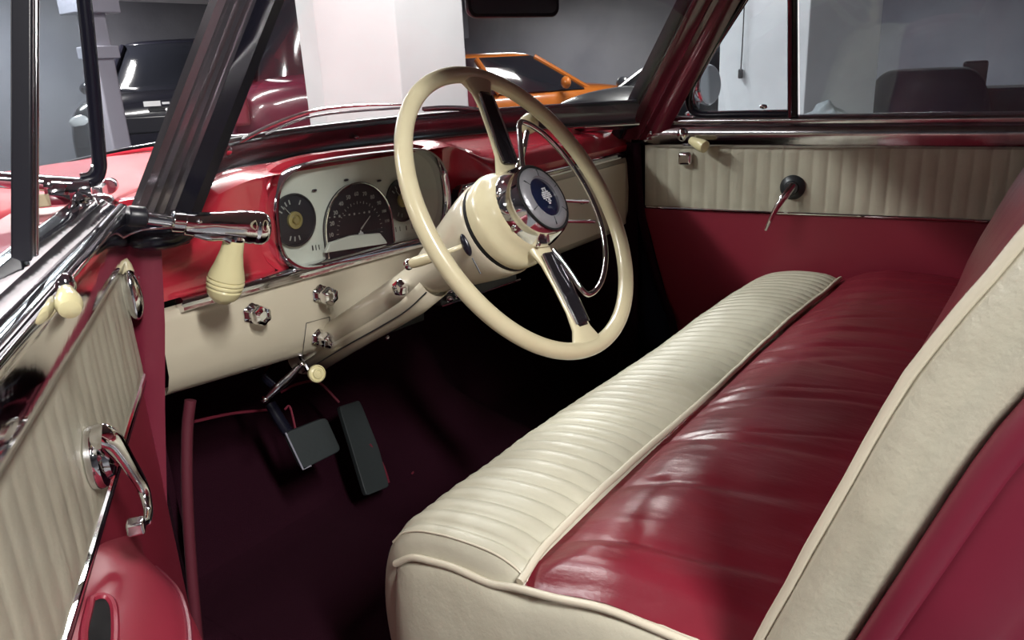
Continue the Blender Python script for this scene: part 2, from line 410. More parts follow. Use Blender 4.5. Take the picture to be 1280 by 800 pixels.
# rounded left shoulder of the red top
# --- cream lower panel
def cream_sec(x):
    k = 1-sstep(-.10, .05, x)
    zt = lerp(.684, .612, k); zb = lerp(.468, .452, k)
    if x < -.40: zb = lerp(.452, .478, min((-.40-x)/.3, 1))
    yf = lerp(.405, .440, k)
    h = zt-zb
    return [Vector((x, yf+d, zt-h*f)) for d, f in ((.02, -.02), (.002, 0), (-.004, .10), (-.008, .4), (-.006, .7), (.004, .88), (.016, .96), (.034, 1.0), (.06, .99))]
obj('lower_panel', *grid([cream_sec(x) for x in frange(-.705, .70, 60)]), PAINT_CREAM, dash, auto=60)
# plate outline round the lower right knob
pl = [QY(378, 446, .432), QY(383, 404, .432), QY(412, 396, .432), QY(412, 434, .432)]
obj('switch_plate', *join(tube([pl[0], pl[1], pl[2], pl[3]], .0007, 5, smooth=0)), GRILLE, dash)
# flat dark plate painted as the shaded opening round the column
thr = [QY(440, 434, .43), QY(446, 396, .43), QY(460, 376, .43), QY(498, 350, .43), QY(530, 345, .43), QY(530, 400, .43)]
obj('column_shade_plate', *prism(thr, (0, .02, 0)), NAVY, dash)
# chrome dividing strip, left (below the cluster) and right
def strip(name, x0, x1, z0, z1, y0, y1, n=30, h=.012, par=dash):
    rows = []
    for t in frange(0, 1, n):
        x, y, z = lerp(x0, x1, t), lerp(y0, y1, t), lerp(z0, z1, t)
        rows.append([Vector((x, y+a, z+b)) for a, b in ((.01, h), (-.006, h), (-.011, h*.6), (-.006, h*.15), (-.003, -.05*h), (-.009, -h*.3), (-.009, -h*.7), (-.003, -h), (.01, -h))])
    return obj(name, *grid(rows, closed_u=True, caps=True), CHROME, par, auto=50)
strip('chrome_strip', -.665, -.0, .620, .606, .437, .430)
strip('chrome_strip', .155, .695, .688, .692, .402, .398, h=.010)
# --- radio grille framed in chrome behind the column
gr = [(-.038, .60), (-.038, .678), (-.028, .697), (-.012, .703), (.14, .703), (.155, .69), (.155, .60)]
obj('radio_grille', *prism([(x, .412, z) for x, z in gr], (0, .02, 0)), GRILLE, dash)
for i in range(9):
    x = -.025+i*.02; obj('grille_bar', *box((x, .410, .652), (.004, .006, .095)), CHROME_WORN, dash, bevel=.001)
gf = [(x, .404, z) for x, z in gr]
obj('grille_frame', *tube(gf[:-1], .0062, 10, smooth=3), CHROME, dash)
obj('glovebox_corner', *tube([(.17, .40, .70), (.178, .398, .686), (.19, .398, .676), (.24, .398, .674)], .005, 8), CHROME, dash)
obj('glovebox_door', *prism([(.20, .398, .668), (.66, .394, .672), (.66, .394, .50), (.20, .398, .50)], (0, -.004, 0)), PAINT_CREAM, dash, bevel=.003)
obj('glovebox_latch', *ellipsoid((.42, .388, .60), (.012, .008, .006), 14, 8), CHROME, dash)
# heater control strip under the dash centre
obj('heater_control', *prism([(-.10, .425, .487), (.14, .40, .487), (.14, .40, .462), (-.10, .425, .462)], (0, .03, 0)), GRILLE, dash, bevel=.003)
obj('chrome_strip', *tube([(-.10, .424, .488), (.15, .398, .486)], .0035, 8, smooth=1), CHROME, dash)
obj('chrome_strip', *tube([(-.10, .424, .462), (.15, .398, .462)], .0025, 8, smooth=1), CHROME, dash)
for x in (-.085, -.06): obj('control_knob', *ellipsoid((x, .415, .476), (.007, .01, .007), 10, 6), CHROME, dash)
obj('pull_rod', *join(tube([QY(483, 405, .43), QY(484, 417, .43)], .0015, 6, smooth=1), ellipsoid(QY(484, 422, .43), (.005, .005, .006), 10, 8)), CHROME, dash)

# --- instrument cluster (one part with its sub-parts)
CY = .432
def C(px, py, dy=0): return QY(px, py, CY+dy)
raw = [(344, 302), (341, 262), (346, 232), (362, 213), (390, 203), (430, 196), (480, 190), (520, 187), (540, 196), (551, 214), (556, 240), (556, 262), (548, 286), (536, 303)]
outl = catmull([C(*p) for p in raw], 5)
bot = [C(528, 304), C(480, 314), C(430, 325), C(385, 334), C(366, 331), C(352, 320)]
botl = catmull([outl[-1]]+bot+[outl[0]], 4)[1:-1]
loop = outl+botl
cen = sum(loop, Vector())/len(loop)
def inset(k, dy): return [cen+(p-cen)*k+Vector((0, dy, 0)) for p in loop]
rows = [inset(1.03, .02), inset(1.035, -.004), inset(1.015, -.013), inset(.99, -.013), inset(.965, -.004), inset(.955, .012)]
clus = obj('instrument_cluster', *prism(inset(.965, .012), (0, .012, 0)), GAUGE_FACE, dash)
lab(clus, 'grey metal instrument panel with three gauges')
obj('bezel', *grid(list(rows), closed_u=True), CHROME, clus, auto=60)
obj('cluster_surround', *grid([inset(1.03, .0125), inset(1.10, .0125), inset(1.11, .03)], closed_u=True), PAINT_RED, clus)
fcy = CY+.010
def F(px, py, dy=0): return QY(px, py, fcy+dy)
def gauge(px, py, rad, name, ticks):
    c = F(px, py)
    g = obj(name, *lathe([(rad*1.0, .0), (rad*1.0, .003), (rad*.96, .004), (rad*.02, .004)], c, (0, -1, 0), 40), GAUGE_BLACK, clus)
    rows = lathe([(rad*1.0, .003), (rad*1.03, .006), (rad*.97, .007), (rad*.95, .003)], c, (0, -1, 0), 40)
    obj('gauge_ring', *rows, GRILLE, g)
    obj('gauge_center', *lathe([(rad*.34, .004), (rad*.33, .008), (rad*.22, .009), (rad*.2, .006), (rad*.14, .006), (rad*.12, .010), (rad*.02, .010)], c, (0, -1, 0), 28), GAUGE_GOLD, g)
    parts = []
    for a in ticks:
        ar = R(a); d = Vector((math.cos(ar), 0, math.sin(ar))); p = c+Vector((0, -.0045, 0))+d*rad*.72; t = Vector((-d.z, 0, d.x))
        parts.append(box(p, (rad*.18, rad*.05, .0006), (d, t, Vector((0, 1, 0)))))
    obj('dial_markings', *join(*parts), GAUGE_WHITE, g, smooth=False)
    return g, c
g1, c1 = gauge(366, 275, .044, 'temperature_gauge', [100, 115, 130, 145, 60, 245, 262, 280])
obj('needle', *tube([c1+Vector((-.004, -.007, .006)), c1+Vector((-.020, -.007, .026))], [.0012, .0005], 6, smooth=1), GAUGE_WHITE, g1)
g2, c2 = gauge(501, 250, .041, 'fuel_gauge', [100, 120, 140, 240, 260])
obj('needle', *tube([c2+Vector((-.004, -.007, .004)), c2+Vector((-.018, -.007, .022))], [.0012, .0005], 6, smooth=1), GAUGE_WHITE, g2)
# speedometer : domed window with flat foot
sc_ = F(448, 286); rad = .083
dome = [(math.cos(a)*rad, math.sin(a)*rad*1.02) for a in frange(0, PI, 24)]
so = [sc_+Vector((x, 0, z)) for x, z in dome]+[sc_+Vector((-rad*1.0, 0, -.049)), sc_+Vector((rad*1.0, 0, -.049))]
spd = obj('speedometer', *prism([p+Vector((0, -.004, 0)) for p in so], (0, .006, 0)), GAUGE_BLACK, clus)
obj('speedometer_rim', *tube([p+Vector((0, -.006, 0)) for p in (so[-2:][::-1][0:1]+so[:-2]+so[-2:-1])], .0022, 8, smooth=0), CHROME, spd)
parts = []; r2 = rad*.66; sc2 = sc_+Vector((0, -.0045, -.006))
for i in range(25):
    a = R(190-i*200/24); d = Vector((math.cos(a), 0, math.sin(a))); t = Vector((-d.z, 0, d.x)); L = .005 if i % 2 == 0 else .0025
    parts.append(box(sc2+d*r2, (L, .0011, .0006), (d, t, Vector((0, 1, 0)))))
obj('dial_markings', *join(*parts), GAUGE_WHITE, spd, smooth=False)
nums = []
for i in range(0, 13, 1):
    a = R(190-i*200/12)
    if i in (0, 12): continue
    d = Vector((math.cos(a), 0, math.sin(a)))
    nums.append(glyphs(str(i*10), .0105 if i < 10 else .008, sc2+d*(rad*.85)+Vector((0, -.0006, 0)), (1, 0, 0), (0, 0, 1)))
obj('dial_numerals', *join(*nums), GAUGE_WHITE, spd, smooth=False)
obj('needle', *tube([sc2+Vector((0, -.003, .006)), sc2+Vector((.026, -.003, .026))], [.0016, .0006], 6, smooth=1), GAUGE_WHITE, spd)
obj('crest', *join(*[ellipsoid(sc2+Vector((dx, -.001, -.004+dz)), (.0025, .0006, .005), 8, 6) for dx, dz in ((0, .003), (-.004, -.001), (.004, -.001))]), WHITE_MARK, spd)
od = [F(403, 316, -.006), F(409, 303, -.006), F(436, 294, -.006), F(472, 291, -.006), F(479, 300, -.006), F(481, 304, -.006)]
obj('odometer_hood', *prism(od, (0, -.008, 0)), GAUGE_FACE, spd, bevel=.002)
obj('script_line', *join(*[box(F(412+i*6.2, 272-i*.9, -.0065), (.0035, .0006, .0016+.0012*(i % 3))) for i in range(9)]), GAUGE_WHITE, spd, smooth=False)
for (px, py) in ((393, 238), (474, 226), (433, 225)):
    obj('indicator_lamp', *ellipsoid(F(px, py, -.001), (.006, .002, .0022), 12, 6), GAUGE_BLACK, clus)
for i, (px, py) in enumerate(((391, 310), (395, 309.5), (399, 309), (495, 287), (500, 286), (508, 285), (515, 283))):
    obj('panel_mark', *box(F(px, py, -.0005), (.0022 if i in (0, 5) else .0012, .0006, .009)), GAUGE_BLACK, clus, smooth=False)
gp = inset(.965, .0)
obj('cover_glass', *prism(inset(.962, -.003), (0, -.0012, 0)), CLEAR, clus)

# --- dash knobs
def knob(name, p, ax, r, par, label=None, lobes=6):
    x, y, a = basis(ax)
    vs = lathe([(r*.95, 0), (r*1.0, .003), (r*.75, .006), (r*.55, .012), (r*.6, .016), (r*.92, .020), (r*.98, .027), (r*.85, .033), (r*.55, .035), (r*.5, .031), (r*.05, .031)], p, ax, 36, lobes=lobes, lobeamp=.07)
    o = obj(name, *vs, CHROME, par)
    if label: lab(o, label)
    return o
knob('dash_knob', QY(314, 391, .432), (0, -1, -.05), .0165, dash)
knob('dash_knob', QY(399, 367, .432), (0, -1, -.05), .0165, dash)
knob('dash_knob', QY(397, 421, .437), (0, -1, -.1), .0150, dash)

# ================================================================== STEERING COLUMN
WC = Vector((-.3723, .0003, .7416)); WN = Vector((.0304, -.8561, .5159)).normalized()
E1 = Vector((.9994, .0355, 0)).normalized(); E2 = WN.cross(E1)
if E2.z < 0: E2 = -E2
col = thing('steering_column', 'cream enamel steering column running from the wheel hub down through the dashboard', 'steering column', WC-WN*.55)
cprof = [(.030, -.62), (.029, -.40), (.029, -.30), (.030, -.255), (.036, -.215), (.050, -.165), (.062, -.12), (.071, -.085), (.0745, -.062), (.073, -.058), (.06, -.058)]
cj = obj('column_jacket', *lathe([(r_*.98, h) for r_, h in cprof], WC, WN, 48, hint=(1, 0, 0)), PAINT_CREAM, col)
# gap ring
obj('hub_gap', *lathe([(.070, -.060), (.0712, -.057), (.0712, -.048), (.06, -.046)], WC, WN, 48), TYREB, col)
# seam weld along the lower side + lower shroud
sd = (E2*-.75-E1*.66).normalized()
shr = []
for h, rr, dd in ((-.60, .030, .010), (-.45, .030, .012), (-.35, .030, .016), (-.28, .032, .016), (-.22, .034, .008)):
    shr.append([WC+WN*h+(E1*math.cos(a)+E2*math.sin(a))*rr - E2*dd for a in frange(PI, 2*PI, 12)])
obj('lower_shroud', *grid(shr), PAINT_CREAM, col, solid=.002)
obj('shroud_seam', *tube([r_[2]+(-E1-E2)*.0012 for r_ in shr], .0012, 6), GRILLE, col)
# ignition switch on column
from mathutils.bvhtree import BVHTree
cb_ = BVHTree.FromPolygons([v.co for v in cj.data.vertices], [tuple(f.vertices) for f in cj.data.polygons])
def on_col(px, py, rr):
    """where the line through that picture point meets the column jacket"""
    h = cb_.ray_cast(CAM, ray(px, py).normalized()); p = h[0]
    q = p-WC; ax = WC+WN*q.dot(WN); return p, (p-ax).normalized()
p, nn = on_col(508, 357, .030)
knob('ignition_switch', p-nn*.012, nn, .0135, col, 'chrome ignition switch', lobes=5)
# turn-signal lever
p, nn = on_col(583, 306, .056)
sl = obj('lever_slot', *ellipsoid(p+nn*.001, (.017, .0065, .005), 18, 8, (E2*.98+WN*.1, WN, nn)), NAVY, col)
tip = QP(523, 325, p+nn*.01, nn); mid = QP(553, 316, p+nn*.012, nn)
tip = tip+nn*.02; mid = mid+nn*.012
lv = obj('turn_signal_lever', *tube([p-nn*.01, p.lerp(mid, .5)+nn*.004, mid], [.0035, .0035, .0042], 10), IVORY, col)
obj('lever_grip', *tube([mid.lerp(tip, -.15), mid.lerp(tip, .1), mid.lerp(tip, .5), mid.lerp(tip, .9), tip], [.004, .0070, .0082, .0075, .004], 14), IVORY, lv)
obj('lever_tip', *ellipsoid(mid.lerp(tip, 1.05), (.0075, .0075, .0085), 14, 8), CHROME, lv)
obj('lever_groove', *tube([p-WN*.002-E2*.02, p-WN*.002-E2*.045], .0012, 6, smooth=1), GRILLE, col)  # thin dark line on the column next to the lever slot
# gear lever and knob behind the rim on the far side
kp = QP(661, 155, WC-WN*.05+E2*.1, WN)
kb = WC-WN*.075+E1*.05+E2*.03
gl_ = obj('gear_lever', *tube([kb, kb.lerp(kp, .5)+WN*.01, kp], [.006, .005, .0045], 10), CHROME, col)
obj('gear_knob', *lathe([(.004, -.016), (.010, -.014), (.0155, -.006), (.0165, .003), (.013, .012), (.006, .017), (.001, .018)], kp, (kp-kb), 24), IVORY, gl_)

# ================================================================== STEERING WHEEL
whl = thing('steering_wheel', 'large ivory steering wheel with two dark-inlaid spokes, chrome hub and half horn ring', 'steering wheel', WC)
RR = .2154
def WP(a, r, h=0): return WC+(E1*math.cos(R(a))+E2*math.sin(R(a)))*r+WN*h
ring = [WP(a, RR) for a in frange(0, 360, 120)][:-1]
rim = obj('rim', *tube(ring, .0118, 18, smooth=0, closed=True), IVORY, whl)
bumps = []
# finger notches moulded round the rim
# hub bowl
obj('hub', *lathe([(.060, -.052), (.0722, -.050), (.0740, -.036), (.071, -.026), (.0665, -.022), (.063, -.010), (.060, .0), (.054, .008), (.04, .010)], WC, WN, 48), IVORY, whl)
AS = (79.5, -97.5)
for a in AS:
    dr = (E1*math.cos(R(a))+E2*math.sin(R(a))); tn = WN.cross(dr)
    rows = []
    for r_, w, h, th in ((.052, .024, -.012, .010), (.066, .022, -.009, .007), (.085, .0195, -.004, .0045), (.12, .0185, -.001, .0038), (.16, .0180, .001, .0038), (.186, .0200, .001, .0065), (.203, .030, 0, .0095), (.2154, .042, 0, .008)):
        c = WC+dr*r_+WN*h
        rows.append([c+tn*(w*math.copysign(abs(math.cos(q))**.7, math.cos(q)))+WN*(th*math.copysign(abs(math.sin(q))**.8, math.sin(q))) for q in frange(0, 2*PI, 20)[:-1]])
    sp = obj('spoke', *grid(rows, closed_u=True, caps=True), IVORY, whl)
    rows = []; rows2 = []
    for r_, w, h in ((.070, .0120, .003), (.074, .0150, .0034), (.10, .0150, .0040), (.14, .0145, .0062), (.175, .0140, .0074), (.184, .0110, .0078)):
        c = WC+dr*r_+WN*(h-.002); rows.append([c-tn*w, c-tn*w*.8+WN*.0025, c+tn*w*.8+WN*.0025, c+tn*w])
    inl = obj('spoke_inlay', *grid(rows), SPOKE_INLAY, sp, solid=.003)
    for s in (-1, 1):
        pts = [WC+dr*r_+WN*(h+.0005)+tn*w*s for r_, w, h in ((.072, .0150, .003), (.10, .0156, .0038), (.14, .0150, .0058), (.180, .0138, .0072))]
        obj('chrome_edge', *tube(pts, .0022, 8), CHROME, sp)
# horn ring (half ring on the passenger side)
cr = [WP(61, .066, .004), WP(61.5, .10, .008), WP(61, .136, .012), WP(57, .1475, .013)]+[WP(a, .1525, .013) for a in frange(45, -70, 9)]+[WP(-82, .1500, .013), WP(-87, .140, .012), WP(-87, .10, .008), WP(-88, .068, .003)]
hr = obj('horn_ring', *tube(cr, .0042, 10, smooth=5), CHROME, whl)
for q0_, q1_ in (((690, 250), (735, 252)), ((694, 276), (743, 277))): obj('horn_ring_bar', *tube([QP(*q0_, WC+WN*.008, WN), QP(*q1_, WC+WN*.013, WN)], .0026, 8, smooth=1), CHROME, hr)
# hub cap: chrome bezel, silver ring, navy button, crest
cap = obj('hub_cap', *lathe([(.0595, -.006), (.0605, .002), (.0590, .010), (.0565, .018), (.0545, .026), (.052, .031), (.049, .032), (.0475, .029), (.02, .028)], WC, WN, 56), CHROME, whl)
obj('cap_groove', *lathe([(.0495, .0300), (.0500, .0330), (.0480, .0335), (.0455, .0305)], WC, WN, 56), TYREB, whl)
btn = obj('horn_button', *lathe([(.0455, .028), (.0465, .0315), (.0445, .0345), (.038, .0375), (.0310, .0375), (.0298, .035), (.012, .0335)], WC, WN, 56), BUTTON_RING, whl)
obj('button_center', *lathe([(.0296, .0345), (.028, .0360), (.014, .0378), (.001, .0384)], WC, WN, 48), BUTTON_NAVY, btn)
parts = []
for a in range(0, 360, 60):
    dr = (E1*math.cos(R(a+17))+E2*math.sin(R(a+17))); tn = WN.cross(dr)
    parts.append(box(WC+dr*.0372+WN*.0374, (.012, .0010, .0010), (dr, tn, WN)))
obj('ring_groove', *join(*parts), GRILLE, btn, smooth=False)
parts = []
for u in range(-3, 4):
    for v in range(-4, 5):
        if abs(u)/3.4+abs(v)/5.2 < 1.15 and random.random() < .86:
            parts.append(ellipsoid(WC+WN*.0384+E1*u*.0031+E2*v*.0028+E1*random.uniform(-.0006, .0006), (.0015, .0014, .0007), 6, 4, (E1, E2, WN)))
obj('crest', *join(*parts), WHITE_MARK, btn)
for a in (150, 200, 245): obj('hub_bead', *ellipsoid(WP(a, .0585, .004), (.0045, .0045, .005), 10, 6), CHROME, cap)
# ================================================================== BENCH SEAT
seat = thing('bench_seat', 'wide front bench seat with cream pleated front roll, oxblood leather cushion and cream-sided backrest', 'bench seat', (0, -.35, 0))
PL = .0292
def topz(x, y):   # cushion top
    z = .400+.016*math.sin(PI*min(max((x+.7)/1.4, 0), 1))**.6
    z += .020*sstep(-.19, -.31, y)
    return z-.035*sstep(-.36, -.75, y)
XL, XR = -.690, .705
roll = [(.000, .07), (.022, .12), (.040, .18), (.048, .235), (.046, .285), (.034, .330), (.012, .366), (-.020, .390), (-.060, .402), (-.105, .408), (-.150, .407), (-.185, .400), (-.192, .396)]
rp = catmull([Vector((0, a, b)) for a, b in roll], 3)
xs = []; n = int((XR-XL)/PL*8)
xs = frange(XL, XR, n)
rows = []
for x in xs:
    ph = ((x-XL)/PL) % 1
    e = min((x-XL)/.05, (XR-x)/.09, 1); e = max(e, 0); endk = math.sqrt(1-(1-e)**2)
    row = []
    for j, p in enumerate(rp):
        a, b = rp[max(j-1, 0)], rp[min(j+1, len(rp)-1)]; t = (b-a).normalized(); nn = Vector((0, -t.z, t.y)); nn = nn if nn.y*.3+nn.z > -.2 else -nn
        nn = Vector((0, t.z, -t.y)) if False else Vector((0, -t.z, t.y))
        if nn.dot(Vector((0, p.y+.08, p.z-.25))) < 0: nn = -nn
        k = sstep(0, .12, j/(len(rp)-1))*(1-.85*sstep(.84, .97, j/(len(rp)-1)))
        puff = (abs(math.sin(PI*ph))**.42)*.0095*k
        sag = .010*math.exp(-((x-.02)/.22)**2)*sstep(.3, .37, p.z)
        wr = .0022*noise.noise(Vector((x*14, p.y*9, p.z*9)))
        z = p.z+(topz(x, -.19)-.4)*sstep(.2, .38, p.z)-sag
        q = Vector((x, p.y*(.25+.75*endk) if p.y > 0 else p.y, z-.03*(1-endk)*sstep(.1, .38, p.z)))+nn*(puff+wr)
        row.append(q)
    rows.append(row)
obj('pleated_front_roll', *grid(rows), CREAM_LEA, seat, auto=0)
# pleat stitch welts
def rollpt(x, j, lift=.001):
    i = min(max(int(round((x-XL)/(XR-XL)*n)), 0), n); return rows[i][j]+Vector((0, .1*lift, lift))
# red cushion
rx_ = frange(XL+.004, XR, 300); ry_ = frange(-.192, -.70, 110)
def wrinkle(x, y):
    u = x+.22*(y+.2)+.03*noise.noise(Vector((x*3, y*4, 9)))
    w = noise.noise(Vector((u*8, y*1.8, 3.1)))*.9+noise.noise(Vector((u*19, y*3.0, 8.2)))*.30+.10*noise.noise(Vector((u*50, y*9, 2.2)))
    c1 = 1-abs(noise.noise(Vector((u*6.5, y*1.1, 5.5))))*9
    c2 = 1-abs(noise.noise(Vector((u*11+3, y*1.7, 1.5))))*11
    near = sstep(-.62, -.2, y)
    return .0075*w*(.35+.65*near)-.0060*max(c1, 0)*near-.0035*max(c2, 0)*near
rr_ = []
for y in ry_:
    row = []
    for x in rx_:
        edge = min(sstep(0, .05, x-XL), sstep(0, .06, -.19-y))
        lz = -.014*(1-sstep(0, .035, x-XL))
        row.append(Vector((x, y, topz(x, y)+lz-.004*(1-sstep(0, .03, -.19-y))+wrinkle(x, y)*edge+.010*edge)))
    rr_.append(row)
obj('cushion_top', *grid(rr_), RED_LEA, seat, auto=0)
fl_ = [Vector((x, -.191, topz(x, -.19)-.0005-.012*(1-sstep(0, .06, x-XL))-.010*math.exp(-((x-.02)/.22)**2)*.4+.0012*noise.noise(Vector((x*20, 0, 0)))+.0055)) for x in frange(XL, XR-.045, 90)]
obj('piping', *tube([p+Vector((0, .0025*math.sin(p.x*9)+.003*noise.noise(Vector((p.x*9, 4, 0))), 0)) for p in fl_], .0048, 10, smooth=0), SEAM_LEA, seat)
# cushion left side panel (cream) with side piping
def side_top(y):
    if y > -.19: 
        b = [p for p in rows[0]]; best = min(b, key=lambda p: abs(p.y-y)+(0 if p.z > .3 else 9)); return best.z
    return topz(XL, y)-.014
sy = [.03, .015, 0, -.03, -.06, -.10, -.15, -.19, -.24, -.3, -.36, -.42, -.5, -.6, -.7]
def yfront(z):
    b = rows[0]; return min(b, key=lambda p: abs(p.z-z)+(0 if p.y > -.03 else 9)).y
fr = []
for i, u in enumerate([0, .01, .025, .045, .07, .10, .14, .2, .27, .35, .45, .55, .65, .75, .87, 1]):
    yn = lerp(.0, -.70, u); zt = side_top(yn); row = []; rk = math.sqrt(1-(1-min(u/.10, 1))**2)
    for t in frange(0, 1, 14):
        z = lerp(zt, .06, t); bul = .030*math.sin(PI*min(t*1.1+.04, 1))**.7*rk
        w = .0035*noise.noise(Vector((yn*7, z*16, 2.2)))*math.sin(PI*t)*rk
        row.append(Vector((XL-bul-w, lerp(yfront(z), -.70, u), z)))
    row.insert(0, Vector((XL+.012, row[0].y, row[0].z+.004)))
    fr.append(row)
obj('side_panel', *grid(fr), CREAM_LEA, seat, sub=1, auto=0)
sidep = [Vector((XL-.0035, y, side_top(y)+.001)) for y in sy[2:]]
obj('piping', *tube(sidep, .0045, 10, smooth=4), SEAM_LEA, seat)
# first flat pleat seam
obj('seam', *tube([rollpt(XL+.012, j, .002) for j in range(int(len(rp)*.5), len(rp), 2)]+[fl_[1]-Vector((0, 0, .004))], .0014, 6), SEAM_LEA, seat)
# seat base below
obj('seat_base', *prism([(XL+.03, -.02, .10), (XR-.02, -.02, .10), (XR-.02, -.02, .30), (XL+.03, -.02, .30)], (0, -.62, 0)), CARPET, seat)
obj('side_trim', *prism([(XL-.004, -.05, .02), (XL-.004, -.68, .02), (XL-.004, -.68, .075), (XL-.004, -.03, .075)], (.03, 0, 0)), RED_VINYL, seat, bevel=.006)
# ---- backrest
bk = [(-.432, .36), (-.446, .41), (-.458, .447), (-.507, .591), (-.551, .714), (-.603, .814), (-.650, .90), (-.690, .965)]
bkc = catmull([Vector((0, a, b)) for a, b in bk], 4)
def bnorm(j):
    a, b = bkc[max(j-1, 0)], bkc[min(j+1, len(bkc)-1)]; t = (b-a).normalized(); return Vector((0, t.z, -t.y)), t
# front face : oxblood, pleated upper band
rows_b = []
for x in frange(-.70, .71, 150):
    row = []
    e = min((x+.70)/.45, (.71-x)/.10, 1); e = max(e, 0); bulge = .003*min(e*8, 1)+.022*sstep(.25, 1, e)
    for j, p in enumerate(bkc):
        nn, t = bnorm(j); v = j/(len(bkc)-1)
        ww = .0035*noise.noise(Vector((x*16, p.z*5, 2)))+.004*noise.noise(Vector((x*5, p.z*12, 7)))
        row.append(Vector((x, p.y, p.z))+nn*(bulge*sstep(.35, .95, v)+ww*min(e*3, 1)))
    top = row[-1]
    for k in range(1, 9):
        a = PI*k/8; row.append(Vector((x, top.y-.055*(1-math.cos(a))*.95, top.z+.035*math.sin(a))))
    rows_b.append(row)
obj('backrest_front', *grid(rows_b), RED_LEA, seat, auto=0)
# cream gusset on the near end
gus = []
for j, p in enumerate(bkc):
    nn, t = bnorm(j); row = []
    for i, f in enumerate(frange(0, 1, 12)):
        w = .064+.004*sstep(.5, 1, j/len(bkc))
        bul = .020*math.sin(PI*f)**.6 - .006*f
        wr = (.0030*noise.noise(Vector((p.z*9+f*3, f*5, 4)))+.0022*noise.noise(Vector((p.z*30, f*9, 1))))*math.sin(PI*f)
        row.append(Vector((-.700-bul-wr, p.y, p.z))-nn*(w*f))
    gus.append(row)
obj('backrest_gusset', *grid(gus), CREAM_LEA, seat, auto=0)
obj('piping', *tube([Vector((-.7025, p.y+.001+.0012*noise.noise(Vector((p.z*30, 0, 0))), p.z+.001)) for p in bkc], .0046, 10, smooth=0), SEAM_LEA, seat)
# red shell behind with rolled welt
def offs(j, d, x): nn, t = bnorm(j); return Vector((x, bkc[j].y, bkc[j].z))-nn*d
w0 = [offs(j, .071+.004*sstep(.5, 1, j/len(bkc)), -.709) for j in range(len(bkc))]
obj('shell_welt', *tube(w0, .0125, 14, smooth=0), RED_VINYL, seat)
sh = []
for j in range(len(bkc)):
    row = []
    for i, f in enumerate(frange(0, 1, 10)):
        d = .074+.004*sstep(.5, 1, j/len(bkc))+f*.085
        row.append(offs(j, d, -.707-.016*math.sin(PI*min(f*.8+.15, 1))+.045*max(f-.6, 0)**1.2))
    row += [offs(j, .182, -.64), offs(j, .185, 0.0), offs(j, .185, .70)]
    sh.append(row)
obj('backrest_shell', *grid(sh), RED_VINYL, seat, auto=60)

# ================================================================== LEFT (OPEN) DOOR
A0 = Vector((-.75, .415, 0)); DV = Vector((-.574, -.819, 0)).normalized(); NV = Vector((DV.y*-1, DV.x, 0)); 
if NV.x < 0: NV = -NV
ZZ = Vector((0, 0, 1))
def D(s, o, z): return A0+DV*s+NV*o+ZZ*z
def LP(px, py, o): return QP(px, py, A0+NV*o, NV)
ld = thing('door', 'open driver door with swung quarter window', None, D(.5, -.05, -.12)); under(ld, car)
ss = frange(0, 1.10, 260)
def pleat(s, p, amp): return amp*(abs(math.sin(PI*s/p))**.5)
def front_edge(z): return .000+.012*math.sin(PI*(z-.54)/.17)+.05*sstep(.66,.72,z)*0
rows = []
for z in frange(.700, .545, 14):
    row = []
    for s in ss:
        k = sstep(.70, .685, z)*sstep(.545, .556, z)
        row.append(D(max(s, front_edge(z)), .000+pleat(s, .033, .0015)*k+.0014*noise.noise(Vector((s*22, z*7, 1)))*k, z))
    rows.append(row)
obj('upper_upholstery', *grid(rows), CREAM_LEA, ld, auto=0)
# chrome garnish rail
prof = [(-.006, .694), (.004, .700), (.012, .716), (.018, .735), (.0225, .752), (.0255, .768), (.0265, .778), (.0235, .784), (.016, .787), (.010, .7845), (.006, .789), (-.001, .794), (-.006, .7905), (-.011, .796), (-.017, .800), (-.021, .794), (-.028, .800), (-.032, .800), (-.034, .70)]
rows = []
for s in frange(-.02, 1.10, 80):
    k = math.sqrt(max(0, 1-(1-min((s+.02)/.03, 1))**2)); k = .55+.45*k
    rows.append([D(s, -.012+(o+.012)*k, .745+(z-.745)*(k*.9+.1)) for o, z in prof])
obj('garnish_rail', *grid(rows, closed_u=True, caps=True), CHROME, ld, auto=45)
obj('rail_cap', *ellipsoid(D(-.012, -.010, .79), (.016, .018, .010), 14, 8, (DV, NV, ZZ)), CHROME_WORN, ld)
# lower panel
rows = []
for z in frange(.540, .06, 20):
    rows.append([D(max(s, .012), -.004+.0012*noise.noise(Vector((s*9, z*9, 4))), z) for s in frange(0, 1.10, 40)])
obj('lower_upholstery', *grid(rows), DOOR_RED, ld, auto=0)
obj('moulding', *tube([D(s, .001, .543) for s in frange(.01, 1.1, 30)], .0045, 8, smooth=0, flat=.8), CHROME, ld)
obj('moulding_dark_gap', *tube([D(s, .0, .5365) for s in frange(.01, 1.1, 30)], .003, 6, smooth=0), NAVY, ld)  # thin dark line just under the chrome moulding
obj('door_shell', *prism([D(.006, -.008, -.10), D(1.12, -.008, -.10), D(1.12, -.008, .79), D(.006, -.008, .79)], NV*-.10), DOOR_RED, ld, bevel=.003)
